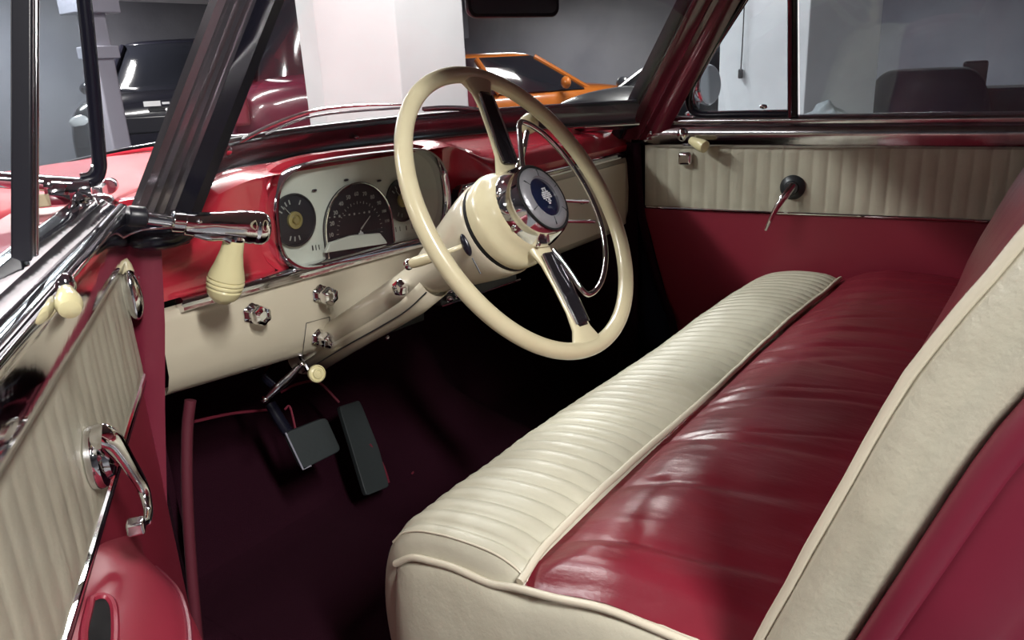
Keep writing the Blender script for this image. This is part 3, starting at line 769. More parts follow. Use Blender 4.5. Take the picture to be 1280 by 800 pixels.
# armrest
rows = []
ap = [(.002, .532), (.016, .524), (.036, .506), (.056, .474), (.068, .440), (.072, .40), (.068, .34), (.055, .27), (.03, .22), (.002, .20)]
apc = catmull([Vector((a, b, 0)) for a, b in ap], 3)
for s in frange(.24, 1.05, 64):
    k = 1.2*sstep(.24, .52, s)**.8 * (1-sstep(.97, 1.05, s)); row = []
    for p in apc:
        row.append(D(s, -.003+p.x*k, .37+(p.y-.37)*(.45+.55*min(k, 1))))
    rows.append(row)
arm = obj('armrest', *grid(rows), DOOR_RED, ld, sub=1, auto=0)
ab = BVHTree.FromPolygons([v.co for v in arm.data.vertices], [tuple(f.vertices) for f in arm.data.polygons])
def onarm(px, py):
    h = ab.ray_cast(CAM, ray(px, py).normalized()); return (h[0], h[1]) if h[0] else (LP(px, py, .06), NV)
pk_ = [onarm(*q) for q in ((112, 750), (122, 746), (133, 748), (140, 758), (142, 775), (142, 799), (139, 815), (125, 825), (106, 815), (103, 790))]
ctr = sum((p for p, _ in pk_), Vector())/len(pk_); ins = NV*-.010
lp_ = catmull([p for p, _ in pk_]+[pk_[0][0]], 4)[:-1]
obj('pocket_shade_patch', *grid([[p+NV*.0015 for p in lp_], [ctr.lerp(p, .9)+NV*.001 for p in lp_], [ctr.lerp(p, .4)+NV*.001 for p in lp_]], closed_u=True, caps=True), TYREB, ld)  # black patch laid on the armrest as the shade inside a pull pocket
obj('pocket_piping', *tube([p+NV*.001 for p in lp_], .0035, 8, smooth=0, closed=True), DOOR_RED, ld)
edge = []
for s in frange(.33, 1.0, 30):
    k = 1.2*sstep(.24, .52, s)**.8*(1-sstep(.97, 1.05, s)); edge.append(D(s, .060*k-.001, .37+(.462-.37)*(.45+.55*min(k, 1))))
obj('armrest_piping', *tube(edge, .0032, 8, smooth=0), RED_VINYL, ld)
# window crank
cp = LP(117, 572, .004)
cr_ = obj('window_crank', *lathe([(.030, -.002), (.031, .004), (.029, .009), (.022, .011), (.020, .016), (.012, .018), (.0105, .028), (.002, .03)], cp, NV, 32), CHROME, ld, )
lab(cr_, 'chrome window crank')
armp = [cp+NV*.022, LP(140, 550, .032), LP(160, 578, .038), LP(178, 608, .042), LP(185, 635, .045), LP(184, 652, .047)]
armp[0] = LP(125, 546, .024)
obj('crank_arm', *tube([cp+NV*.02]+armp, [.011, .0115, .0105, .008, .0065, .005, .004], 14, flat=.75), CHROME, ld)
obj('crank_knob', *box(LP(170, 658, .045), (.014, .014, .012), (DV, NV, ZZ)), CHROME_WORN, ld, bevel=.002)
obj('crank_pin', *tube([LP(177, 656, .046), LP(184, 652, .047)], .003, 8, smooth=1), CHROME, ld)
# lock escutcheon near the front edge
lp = D(.016, .010, .664)
lk = obj('lock_button', *ellipsoid(lp, (.020, .013, .036), 20, 12, (DV, NV, ZZ)), CHROME, ld)
obj('lock_ribs', *join(*[box(D(-.006, .012, .645+i*.0062), (.006, .014, .0032), (DV, NV, ZZ)) for i in range(7)]), CHROME, ld, bevel=.0008)
obj('lock_tip', *lathe([(.009, 0), (.007, .012), (.002, .022)], D(.012, .008, .694), (0, 0, 1), 14), IVORY, ld)
# quarter-window crank
kb_ = LP(82, 356, .026); 
vc = obj('quarter_window_crank', *ellipsoid(kb_, (.008, .008, .010), 16, 10, (DV, NV, ZZ)), CHROME, ld)
k0, k1 = LP(82, 362, .032), LP(90, 398, .040)
obj('crank_grip', *lathe([(.0045, 0), (.006, .002), (.0085, .012), (.0098, .018), (.0098, .024), (.008, .029), (.003, .031)], k0, (k1-k0), 20), KNOB_IVORY, ld)
# rubber division post
b0 = QZ(27, 318, .80)
dd = (b0-A0).dot(DV); oo = (b0-A0).dot(NV)
lean = (NV-ZZ*.18).normalized(); t0_ = QP(26, 318, b0, lean); t1_ = QP(26, -60, b0, lean); up_ = t1_-t0_
for nm, ds, w, mt, off in (('division_post', 0, .013, NAVY, 0), ('division_trim', -.0105, .005, CHROME_WORN, .002), ('division_trim', .0095, .004, DARK_TRIM, .001)):
    q0 = A0+DV*(dd+ds)+NV*(oo+off)+ZZ*.795
    obj(nm, *prism([q0-DV*w/2-NV*.008, q0+DV*w/2-NV*.008, q0+DV*w/2+NV*.008, q0-DV*w/2+NV*.008], up_), mt, ld, bevel=.002)
# quarter window swung out on its pivot
pv = QZ(98, 245, .805); qd = Vector((-.92, .392, 0)).normalized(); qn = Vector((qd.y, -qd.x, 0))
def V_(px, py): return QP(px, py, pv, qn)
fo = [V_(100, -60), V_(108, 20), V_(117, 110), V_(124, 190), V_(124, 214), V_(117, 226), V_(104, 230), V_(70, 228), V_(40, 225), V_(0, 221), V_(-60, 216)]
vw = obj('quarter_window', *prism([V_(-60, -60), V_(98, -60), V_(106, 20), V_(115, 110), V_(121, 190), V_(121, 212), V_(116, 222), V_(104, 227), V_(70, 226), V_(40, 223), V_(0, 219), V_(-60, 214)], qn*.004), SIDE_GLASS, ld)
obj('window_frame', *tube([V_(98, -60), V_(108, 20), V_(117, 110), V_(124, 190), V_(125, 210), V_(119, 224), V_(104, 229)], .0085, 10, smooth=4, flat=.8), NAVY, ld)
obj('window_frame', *tube([V_(92, -60), V_(101, 20), V_(110, 110), V_(117, 190), V_(117.5, 206), V_(112, 217), V_(100, 220)], .0032, 8, smooth=4), CHROME, ld)
obj('window_rail', *tube([V_(106, 232), V_(70, 230), V_(30, 227), V_(-10, 224), V_(-60, 220)], .010, 10, smooth=2), CHROME, ld)
hb = V_(86, 240)
obj('pivot_body', *lathe([(.004, -.026), (.014, -.024), (.016, -.008), (.013, 0), (.016, .006), (.015, .022), (.006, .026)], hb, qd, 22), CHROME, ld)
obj('pivot_post', *tube([V_(94, 238), V_(94, 272)], [.010, .008], 12, smooth=2), CHROME, ld)
obj('pivot_collar', *lathe([(.012, 0), (.013, .004), (.012, .010)], V_(66, 232)+qd*.0, qd, 18), CHROME, ld)
obj('latch_plate', *box(V_(60, 250), (.05, .006, .016), (qd, qn, ZZ)), IVORY, ld, bevel=.002)
hg = D(.02, -.022, .812)
obj('hinge_block', *box(LP(125, 240, -.02), (.05, .014, .020), (DV, NV, ZZ)), CHROME_WORN, ld, bevel=.003)
obj('hinge_barrel', *lathe([(.010, -.013), (.0115, -.011), (.0115, .011), (.010, .013)], LP(137, 232, -.02), DV, 18), CHROME_WORN, ld)

# ================================================================== RIGHT DOOR
def RX(y): return .700+.067*(.36-y)
def G(y, o, z): return Vector((RX(y)-o, y, z))
RN = Vector((-1, -.067, 0)).normalized(); RD_ = Vector((.067, -1, 0)).normalized()
def RP(px, py, o=0): return QP(px, py, G(.36, o, 0), RN)
rd = thing('door', 'closed passenger door', None, G(-.2, 0, -.12)); under(rd, car)
ys = frange(.352, -.74, 330)
rows = []
for z in frange(.716, .548, 14):
    k = sstep(.716, .70, z)*sstep(.548, .56, z)
    rows.append([G(y, pleat(y-.352, .034, .0034)*k+.001*noise.noise(Vector((y*22, z*7, 1))), z) for y in ys])
obj('upper_upholstery', *grid(rows), CREAM_LEA, rd, auto=0)
prof = [(-.004, .708), (.010, .711), (.020, .722), (.026, .738), (.026, .752), (.020, .764), (.012, .769), (.0145, .776), (.012, .784), (.004, .789), (-.012, .790), (-.02, .75)]
rows = []
for y in frange(.352, -.74, 60):
    k = .6+.4*sstep(.352, .32, y)
    rows.append([G(y, o*k, .75+(z-.75)*(.75+.25*k)) for o, z in prof])
obj('garnish_rail', *grid(rows, closed_u=True, caps=True), CHROME_WORN, rd, auto=45)
rows = []
def redfront(z): return interp([.05, .209, .535], [.20, .262, .355], z)
for z in frange(.545, .05, 22):
    y0 = redfront(z)
    rows.append([G(lerp(y0, -.74, t), .002*noise.noise(Vector((t*6, z*6, 4))), z) for t in frange(0, 1, 40)])
obj('lower_upholstery', *grid(rows), DOOR_RED, rd, auto=0)
obj('moulding', *tube([G(y, .003, .5435+.014*sstep(.3, -.5, y)*.6) for y in frange(.352, -.74, 30)], .004, 8, smooth=0), CHROME, rd)
obj('door_shell', *prism([G(.35, -.012, -.1), G(-.76, -.012, -.1), G(-.76, -.012, .78), G(.35, -.012, .78)], Vector((.09, 0, 0))), PAINT_BODY, rd, bevel=.008)
# window frames
def WXo(z): return -.006-.09*max(z-.79, 0)/.36       # leans inboard with height
def GW(px, py): 
    p = RP(px, py, .006); 
    for _ in range(5): p = QP(px, py, G(.36, .006+.22*max(p.z-.79, 0), 0), RN)
    return p
qf = [GW(985, 143), GW(930, 143), GW(885, 144), GW(868, 141), GW(862, 130), GW(863, 115), GW(872, 95), GW(895, 55), GW(925, 8), GW(955, -40), GW(985, -90)]
qw = obj('quarter_window', *prism([GW(988, 142), GW(930, 142), GW(885, 142), GW(870, 138), GW(866, 128), GW(866, 115), GW(876, 95), GW(900, 55), GW(930, 8), GW(960, -40), GW(988, -90)], (.004, 0, 0)), SIDE_GLASS, rd)
obj('window_frame', *tube(qf, .0095, 10, smooth=4), NAVY, rd)
obj('window_frame', *tube([p+Vector((-.004, -.012, .006)) for p in qf[3:]], .0035, 8, smooth=4), CHROME, rd)
obj('window_rail', *tube([GW(984, 139), GW(930, 140), GW(885, 141)], .0042, 8, smooth=2), CHROME, rd)
obj('latch_knob', *ellipsoid(GW(956, 133)+Vector((-.01, 0, 0)), (.006, .010, .006), 12, 8), CHROME, rd)
obj('division_post', *prism([GW(986, 146), GW(998, 146), GW(997, -120), GW(986, -120)], (-.012, 0, 0)), NAVY, rd, bevel=.002)
obj('division_trim', *tube([GW(990, 146)+Vector((-.016, 0, 0)), GW(990, -120)+Vector((-.016, 0, 0))], .0042, 8, smooth=1), PILLAR_RED, rd)
obj('side_window', *prism([GW(1000, 146), GW(1420, 146), GW(1420, -120), GW(998, -120)], (.004, 0, 0)), SIDE_GLASS, rd)
obj('window_rail', *tube([GW(1000, 147.5), GW(1150, 147.5), GW(1420, 148)], .0045, 8, smooth=1), CHROME, rd)
# chrome lock knob and quarter-window crank
b = G(.235, .010, .688)
q_ = obj('lock_button', *join(box(RP(857, 198, .012), (.036, .026, .034), (RD_, RN, ZZ)), ), CHROME, rd, bevel=.007)
vb = RP(853, 168, .030)
vc2 = obj('quarter_window_crank', *join(ellipsoid(vb, (.015, .014, .018), 16, 10), lathe([(.021, -.03), (.022, -.024), (.018, -.02), (.012, -.016), (.012, 0)], vb, RN, 24)), CHROME, rd)
k0, k1 = RP(863, 175, .040), RP(892, 189, .075)
obj('crank_grip', *lathe([(.005, 0), (.010, .003), (.0125, .018), (.0155, .034), (.0165, .046), (.0155, .054), (.010, .058), (.002, .059)], k0, (k1-k0), 22), KNOB_IVORY, rd)
# door pull lever
hc = RP(991, 234, .004)
hd = obj('door_handle', *lathe([(.030, -.004), (.031, .003), (.027, .009), (.018, .012), (.016, .020), (.002, .022)], hc, RN, 28), GRILLE, rd)
lab(hd, 'chrome lever on a dark round escutcheon')
obj('handle_lever', *tube([RP(993, 231, .020), RP(983, 243, .034), RP(972, 258, .044), RP(963, 275, .050), RP(957, 288, .052)], [.010, .0105, .008, .006, .0045], 12, flat=.6), CHROME, rd)
# outside mirror
om = thing('door_mirror', 'round exterior mirror seen through the passenger quarter window', 'mirror', (.86, .33, .80))
mc = QX(887, 106, .86)
mn = (CAM-mc).normalized()+(Vector((3.6, -2.6, .9))-mc).normalized(); mn.normalize()
obj('mirror_housing', *lathe([(.052, .002), (.055, -.004), (.050, -.022), (.030, -.040), (.006, -.046)], mc, mn, 32), CHROME, om)
obj('mirror_face', *lathe([(.049, .0), (.049, .003), (.001, .003)], mc, mn, 32), MIRROR, om)
obj('mirror_arm', *tube([mc-mn*.03, mc+Vector((-.01, .04, -.10)), Vector((.83, mc.y+.05, .79))], .008, 8), CHROME, om)

# ================================================================== SPOTLIGHT CONTROL
sl_ = thing('spotlight_handle', 'chrome spotlight control with ivory grip passing through the windshield pillar', 'spotlight', QY(238, 280, .33))
a0, a1, a2, a3, a4 = QY(164, 270, .345), QY(213, 276, .33), QY(240, 280, .322), QY(290, 281, .31), QY(336, 283, .30)
ax = (a4-a0).normalized()
obj('shaft', *tube([a0, a1, a2], .0085, 14, smooth=2), CHROME, sl_)
obj('rubber_sleeve', *lathe([(.012, 0), (.0135, .002), (.0135, .020), (.011, .022)], a0-ax*.004, ax, 20), DARK_TRIM, sl_)
obj('collar', *lathe([(.012, 0), (.0145, .002), (.0145, .016), (.0125, .018)], a1+ax*.0, ax, 24), CHROME, sl_)
Y_ = Vector((0, 0, 1)); 
bx_, by_, _ = basis(ax, ZZ)
rows = []
for t, r1, r2, dz in ((0, .010, .010, 0), (.015, .0125, .012, .0), (.10, .013, .012, -.001), (.3, .0145, .014, -.001), (.5, .0165, .016, -.001), (.66, .0185, .018, -.001), (.76, .0195, .019, -.002), (.80, .0185, .0185, -.002), (.82, .0195, .0195, -.002), (.90, .0195, .0195, -.003), (.96, .0165, .0165, -.003), (.99, .010, .010, -.003), (1, .003, .003, -.003)):
    c = a2.lerp(a4, t)-ax*.012*(1-t)+ZZ*dz
    rows.append([c+bx_*math.cos(q)*r1*1.22+by_*math.sin(q)*r2*1.18 for q in frange(0, 2*PI, 24)[:-1]])
obj('pistol_body', *grid(rows, closed_u=True, caps=True), CHROME, sl_, auto=50)
tr = [QY(243, 292, .318), QY(262, 296, .312), QY(278, 296, .308), QY(288, 300, .305)]
obj('trigger_guard', *tube(tr, [.005, .006, .006, .007], 10), CHROME_WORN, sl_)
obj('screw', *ellipsoid(QY(249, 277, .31), (.005, .004, .004), 12, 8), CHROME_WORN, sl_)
g0, g1_ = QY(293, 298, .31), QY(277, 377, .335)
obj('grip', *lathe([(.0125, -.002), (.0140, .004), (.0155, .02), (.0195, .038), (.0232, .050), (.0250, .057), (.0252, .0585), (.0232, .0600), (.0256, .0622), (.0258, .0645), (.0236, .0662), (.0254, .0685), (.0252, .0710), (.0230, .0727), (.0244, .0755), (.022, .084), (.018, .089), (.0165, .0875), (.013, .094), (.010, .0955), (.009, .093), (.001, .094)], g0, (g1_-g0), 30), KNOB_IVORY, sl_)
obj('grip_cap', *lathe([(.0145, -.006), (.0155, -.002), (.0135, .002)], g0, (g1_-g0), 24), CHROME, sl_)
obj('control_wire', *tube([QY(140, 306, .33), QY(160, 294, .33), QY(180, 287, .325), QY(205, 285, .32), QY(230, 283, .318)], .0013, 6), CHROME_WORN, sl_)

# ================================================================== REAR VIEW MIRROR
rv = thing('rear_view_mirror', 'rear view mirror hanging from the header at the top edge of the windshield', 'mirror', (0, .22, 1.05))
ma, mb = QY(587, -6, .27), QY(694, -6, .19)
rc = (ma+mb)/2; mx_ = (mb-ma).normalized(); mn = Vector((mx_.y, -mx_.x, 0)).normalized()
if mn.dot(CAM-rc) < 0: mn = -mn
def rrect(w, h, r, k=6):
    out = []
    for cx, cz, a in ((w-r, h-r, 0), (-w+r, h-r, 90), (-w+r, -h+r, 180), (w-r, -h+r, 270)):
        out += [(cx+r*math.cos(R(a+90*i/k)), cz+r*math.sin(R(a+90*i/k))) for i in range(k+1)]
    return out
w_ = (mb-ma).length/2+.004
def rvp(pts, off): return [rc+mx_*x+ZZ*z+mn*off for x, z in pts]
hh = .034
obj('mirror_case', *grid([rvp(rrect(w_*.9, hh*.8, .012), -.028), rvp(rrect(w_, hh, .014), -.014), rvp(rrect(w_+.003, hh+.003, .016), 0), rvp(rrect(w_+.001, hh+.001, .015), .004), rvp(rrect(w_-.005, hh-.004, .012), .003)], closed_u=True, caps=True), DARK_TRIM, rv, auto=50)
obj('mirror_face', *prism(rvp(rrect(w_-.004, hh-.004, .012), .003), mn*.001), MIRROR, rv)
obj('mirror_bracket', *tube([rc-mn*.02, rc+Vector((.0, .03, .06)), Vector((rc.x, .40, 1.12))], .007, 10), CHROME, rv)

# ================================================================== PEDALS AND UNDER-DASH CONTROLS
bp = thing('brake_pedal', 'square black rubber brake pedal on a dark arm in the footwell', 'pedal', (-.39, .53, .2))
pq = [QY(357, 541, .53), QY(408, 521, .525), QY(427, 563, .50), QY(379, 587, .505)]
pn = (pq[1]-pq[0]).cross(pq[3]-pq[0]).normalized()
if pn.y > 0: pn = -pn
cc_ = sum(pq, Vector())/4
def rnd(pts, k=.12):
    out = []
    for i, p in enumerate(pts):
        a, b = pts[i-1], pts[(i+1) % len(pts)]; out += [p.lerp(a, k), p.lerp(p.lerp(a, k).lerp(p.lerp(b, k), .5), .45), p.lerp(b, k)]
    return out
obj('pedal_pad', *prism(rnd(pq), pn*-.012), PEDAL, bp, bevel=.002)
obj('pad_edge', *tube([pq[0], pq[3], pq[3].lerp(pq[2], .2)], .0018, 6, smooth=1), STEEL, bp)
obj('pedal_arm', *tube([QY(338, 505, .60), QY(352, 528, .57), QY(368, 552, .535)], .009, 10, flat=1.3), NAVY, bp)
ac = thing('accelerator_pedal', 'long narrow black accelerator pedal beside the brake pedal', 'pedal', (-.25, .52, .05))
aq = [QY(424, 508, .62), QY(450, 500, .62), QY(474, 560, .55), QY(487, 608, .50), QY(458, 620, .50), QY(440, 560, .56)]
obj('pedal_pad', *prism(rnd(aq, .1), Vector((0, .012, -.006))), PEDAL, ac, bevel=.002)
obj('pedal_rod', *tube([QY(440, 545, .59), QY(446, 547, .63)], .005, 8, smooth=1), NAVY, ac)
hbk = thing('handbrake_handle', 'chrome handbrake lever slanting under the dashboard edge', 'handle', QY(330, 500, .50))
obj('handle_bar', *tube([QY(330, 500, .50), QY(346, 485, .485), QY(360, 473, .475), QY(376, 456, .46)], [.0055, .008, .0085, .005], 14, flat=.7), CHROME_WORN, hbk)
obj('end_ball', *ellipsoid(QY(331, 499, .50), (.008, .008, .007), 12, 8), CHROME, hbk)
obj('end_ball', *ellipsoid(QY(377, 455, .46), (.007, .007, .006), 12, 8), CHROME, hbk)
obj('handle_bracket', *tube([QY(344, 485, .49), QY(330, 470, .54), QY(340, 455, .58)], .007, 8), NAVY, hbk)
pk = dash
kc = QY(396, 467, .435); kax = (CAM-kc).normalized()*.5+Vector((.0, -.8, .1)); kax.normalize()
pkf = obj('pull_knob', *lathe([(.006, -.016), (.008, -.010), (.0145, -.008), (.0165, -.002), (.0160, .003), (.0135, .005), (.0125, .003), (.0095, .004), (.0085, .007), (.006, .0075), (.005, .006), (.001, .007)], kc, kax, 30), KNOB_IVORY, pk)
obj('knob_shaft', *tube([kc-kax*.012, kc-kax*.03, kc-kax*.05+Vector((0, .02, .05))], .0045, 8), CHROME_WORN, pkf)
obj('underdash_bracket', *prism([QY(405, 434, .45), QY(432, 428, .45), QY(470, 425, .45), QY(452, 437, .45), QY(425, 445, .45)], (0, .03, 0)), GRILLE, dash, bevel=.003)
# ================================================================== GARAGE
GZ = -.32; CZ = 2.45
def struct(name, vs_fs, mt, **k):
    o = obj(name, *vs_fs, mt, None, smooth=False, **k); o['kind'] = 'structure'; return o
struct('floor', box((3, 5, GZ-.05), (24, 26, .1)), FLOORM)
struct('ceiling', box((3, 5, CZ+.05), (24, 26, .1)), CEILM)
struct('wall_right', box((14.0, 5, 1.05), (.2, 26, 2.9)), WALLM)
struct('wall_front', box((3, 17.0, 1.05), (24, .2, 2.9)), WALLM)
struct('wall_left', box((-8.0, 5, 1.05), (.2, 26, 2.9)), WALLM)
struct('wall_back', box((3, -7.0, 1.05), (24, .2, 2.9)), WALLM)
def column(name, corners, back, mt, label):
    pts = [yawdist(px, d, GZ) for px, d in corners]; n = len(pts)
    pts += [yawdist(px, d, GZ) for px, d in back]
    o = obj(name, *prism(pts, (0, 0, CZ-GZ)), mt, None, smooth=False, bevel=.006); tag(o, label, 'pillar'); return o
column('concrete_pillar', [(380, 4.45), (401, 4.2), (500, 4.0), (583, 4.25)], [(574, 4.9), (400, 5.0)], PILLARM, 'wide white painted pillar standing ahead of the car, behind the windshield')
column('concrete_pillar', [(899, 4.3), (1008, 4.0), (1096, 4.5)], [(1080, 5.2), (912, 5.0)], PILLARM, 'white pillar seen through the passenger door windows')
rc_ = obj('concrete_pillar', *prism([(3.2, -3.2, GZ), (4.2, -3.2, GZ), (4.2, -2.2, GZ), (3.2, -2.2, GZ)], (0, 0, CZ-GZ)), PILLARM, None, smooth=False, bevel=.006); tag(rc_, 'unseen white pillar added at the right rear as a reflection for the round exterior mirror', 'pillar')  # unseen pillar added so the round mirror has something white to reflect
# switch and cord on the right pillar
def onface(px, py, a, b):
    p0 = yawdist(*a); p1 = yawdist(*b); t = (p1-p0).normalized(); n_ = Vector((t.y, -t.x, 0)); return QP(px, py, p0, n_), n_
sw = thing('pull_cord_switch', 'small grey switch hanging on a cord on the white pillar', 'switch', onface(929, 90, (899, 4.3), (1008, 4.0))[0])
p_, n_ = onface(929, 92, (899, 4.3), (1008, 4.0)); p2, _ = onface(933, 20, (899, 4.3), (1008, 4.0)); nn = n_ if n_.dot(CAM-p_) > 0 else -n_
obj('switch_body', *box(p_+nn*.02, (.022, .022, .045)), GRILLE, sw, bevel=.005)
obj('cord', *tube([p_+nn*.02, p2+nn*.02, p2+nn*.02+Vector((0, 0, .8))], .003, 6), GRILLE, sw)
# steel post and beams to the left
pst = thing('steel_post', 'slim grey steel post beside the black off-roader', 'post', yawdist(128, 7.6, GZ))
c = yawdist(128, 7.6, GZ)
obj('post_shaft', *box(c+Vector((0, 0, 1.2)), (.17, .17, 2.4)), STEEL, pst, bevel=.02)
obj('post_collar', *box(c+Vector((0, 0, 1.55)), (.24, .24, .10)), STEEL, pst, bevel=.01)
obj('post_head', *box(c+Vector((0, 0, 1.93)), (.34, .34, .16)), STEEL, pst, bevel=.01)
bm_ = obj('ceiling_beam', *box((yawdist(190, 9.0).x, yawdist(190, 9.0).y, 2.08), (9.0, .5, .62)), BEAMM, None, smooth=False, bevel=.01)
tag(bm_, 'pale beam crossing under the ceiling at the upper left', 'beam')
bm_ = obj('ceiling_beam', *box((6.5, 11.5, 2.05), (14, .6, .8)), WALLM, None, smooth=False, bevel=.01)
tag(bm_, 'dark beam under the ceiling above the far parked cars', 'beam')
# partition behind the black off-roader
pw = obj('wall_partition', *box((yawdist(180, 13.0).x-.5, yawdist(180, 13.0).y, .9), (7.5, .15, 2.5)), WALLM, None, smooth=False); pw['kind'] = 'structure'

# ---- vehicles
TYRE = mat('tyre', (.015, .015, .016), .8)
RIM = mat('alloy', (.45, .45, .48), .3, metal=1)
DGLASS = mat('dark_car_glass', (.012, .013, .018), .08, coat=.6)
LAMP = mat('headlamp_lens', (.75, .76, .78), .12, coat=1)
PLATE = mat('number_plate', (.55, .55, .57), .5)
def vehicle(name, label, cat, pos, heading, L, W, H, paint, hoodh, belt, nose=.95, tail=.3, ws=.55, rear=.35, clear=.22):
    """origin at ground centre; heading = yaw of the nose from +y towards +x"""
    rt = thing(name, label, cat, pos)
    f = Vector((math.sin(heading), math.cos(heading), 0)); s = Vector((f.y, -f.x, 0)); o = Vector(pos)
    def V(a, b, c): return o+f*a+s*b+ZZ*c
    # body: stations along length, section half ring
    st = [(-L/2, .80, clear+.12, belt*.86), (-L/2+.08, .93, clear+.03, belt*.97), (-L/2+.5, 1, clear, belt), (-L*.1, 1, clear, belt), (L/2-nose-.55, 1, clear, belt), (L/2-nose, .99, clear, hoodh+.04), (L/2-.35, .96, clear, hoodh-.02), (L/2-.08, .90, clear+.02, hoodh-.12), (L/2, .80, clear+.10, hoodh-.28)]
    rows = []
    for a, w, z0, z1 in st:
        hw = W/2*w; h = z1-z0
        half = [(0, z0), (hw*.80, z0), (hw*.97, z0+h*.12), (hw*1.0, z0+h*.35), (hw*1.0, z0+h*.62), (hw*.965, z0+h*.84), (hw*.88, z0+h*.97), (hw*.5, z1+.015), (0, z1+.025)]
        rows.append([V(a, b, c_) for b, c_ in half]+[V(a, -b, c_) for b, c_ in half[-2:0:-1]])
    obj('body', *grid(rows, closed_u=True, caps=True), paint, rt, sub=2, auto=0)
    # greenhouse glass
    xa, xb = -L/2+tail, L/2-nose
    def ghrow(k, grow):
        z = lerp(belt-.04, H-.05, k); w = lerp(W/2*.93, W/2*.74, k)+grow
        a0 = lerp(xa-grow, xa+rear, k)-grow; a1 = lerp(xb, xb-ws-.15, k)+grow
        pts = []
        for (u, v) in ((a0, -.8), (a0-.02, -.4), (a0-.03, 0), (a0-.02, .4), (a0, .8), (a0+.12, .96), (lerp(a0, a1, .5), 1), (a1-.12, .97), (a1-.02, .85), (a1+.06, .4), (a1+.08, 0), (a1+.06, -.4), (a1-.02, -.85), (a1-.12, -.97), (lerp(a0, a1, .5), -1), (a0+.12, -.96)):
            pts.append(V(u, v*w, z))
        return pts
    obj('windows', *grid([ghrow(k, 0) for k in (0, .35, .7, 1)], closed_u=True, caps=True), DGLASS, rt, auto=50)
    rf = [ghrow(.93, .012), ghrow(.99, .012)]
    up = [p+Vector((0, 0, .05)) for p in ghrow(1, -.10)]; up2 = [p+Vector((0, 0, .065)) for p in ghrow(1, -.4)]
    obj('roof', *grid(rf+[up, up2], closed_u=True, caps=True), paint, rt, sub=1, auto=0)
    # pillars
    pr = {'a': (7, 8), 'a2': (12, 13), 'b': (6, 6), 'b2': (14, 14), 'c': (4, 5), 'c2': (0, 15)}
    g0_, g1_2 = ghrow(0, .012), ghrow(.97, .012)
    for i in (8, 12, 6, 14, 4, 0):
        obj('window_pillar', *tube([g0_[i], g1_2[i]], (.035), 8, smooth=2), paint, rt)
    R_ = .33
    for a in (-L/2+.85, L/2-.82):
        for sg in (-1, 1):
            wc = V(a, sg*(W/2-.10), R_)
            w = obj('wheel', *lathe([(.18, -.10), (R_*.93, -.11), (R_, -.08), (R_, .08), (R_*.93, .11), (.21, .10)], wc, s, 30), TYRE, rt)
            obj('wheel_rim', *lathe([(.21, .06), (.215, .105), (.19, .10), (.05, .085), (.01, .09)], wc, s*sg, 20), RIM, w)
            obj('wheel_arch', *tube([V(a+math.cos(t)*(R_+.05), sg*(W/2-.005), R_+math.sin(t)*(R_+.05)) for t in frange(0, PI, 12)], .03, 8, smooth=0), TYRE, rt)
    for sg in (-1, 1):
        obj('headlight', *ellipsoid(V(L/2-.10, sg*W*.36, hoodh-.28), (.07, .16, .075), 16, 8, (f, s, ZZ)), LAMP, rt)
        obj('side_mirror', *ellipsoid(V(L/2-nose-.45, sg*(W/2+.08), belt+.06), (.06, .11, .08), 12, 8, (f, s, ZZ)), paint, rt)
        obj('tail_light', *box(V(-L/2+.03, sg*W*.42, belt-.22), (.08, .14, .2), (f, s, ZZ)), CARPET_EDGE, rt, bevel=.02)
    obj('grille', *box(V(L/2-.01, 0, hoodh-.34), (.04, W*.42, .17), (f, s, ZZ)), DARK_TRIM, rt, bevel=.02)
    obj('bumper', *box(V(L/2-.02, 0, clear+.17), (.10, W*.86, .16), (f, s, ZZ)), DARK_TRIM, rt, bevel=.04)
    obj('number_plate', *box(V(L/2+.035, 0, clear+.22), (.015, .52, .12), (f, s, ZZ)), PLATE, rt, bevel=.003)
    return rt, V, f, s
ORANGE = mat('orange_paint', (.50, .14, .02), .3, coat=.8)
BLACKP = mat('black_paint', (.012, .012, .020), .2, coat=1)
MAROONP = mat('maroon_paint', (.09, .012, .03), .25, coat=1)
DARKP = mat('charcoal_paint', (.02, .022, .03), .3, coat=.8)
# orange SUV beyond the wheel
vehicle('orange_car', 'orange hatchback parked beyond the windshield, nose to the right', 'car', yawdist(628, 11.3, GZ), R(53+72), 3.9, 1.75, 1.46, ORANGE, .98, .99, nose=.95, rear=.25, ws=.6)
vehicle('dark_car', 'dark car half hidden behind the right windshield pillar', 'car', yawdist(885, 9.5, GZ), R(285), 3.8, 1.7, 1.36, DARKP, .98, .96, nose=1.05)
rt, V, f, s = vehicle('off_roader', 'black off-roader with pale plate parked behind the left windshield pillar', 'car', yawdist(236, 11.0, GZ), R(222), 4.4, 1.95, 1.80, BLACKP, 1.24, 1.22, nose=1.25, ws=.45)
for i in range(4): obj('grille_light', *box(V(2.235, -.62+i*.17, 1.10), (.02, .07, .022), (f, s, ZZ)), LAMP, rt, smooth=False)
obj('grille_light', *box(V(2.235, .02, 1.10), (.02, .16, .05), (f, s, ZZ)), LAMP, rt, smooth=False)
vehicle('maroon_van', 'maroon van parked tail-on left of the wide white pillar', 'van', yawdist(428, 7.2, GZ), R(40), 3.2, 1.85, 2.05, MAROONP, 1.25, 1.30, nose=.7, ws=.3, rear=.1)
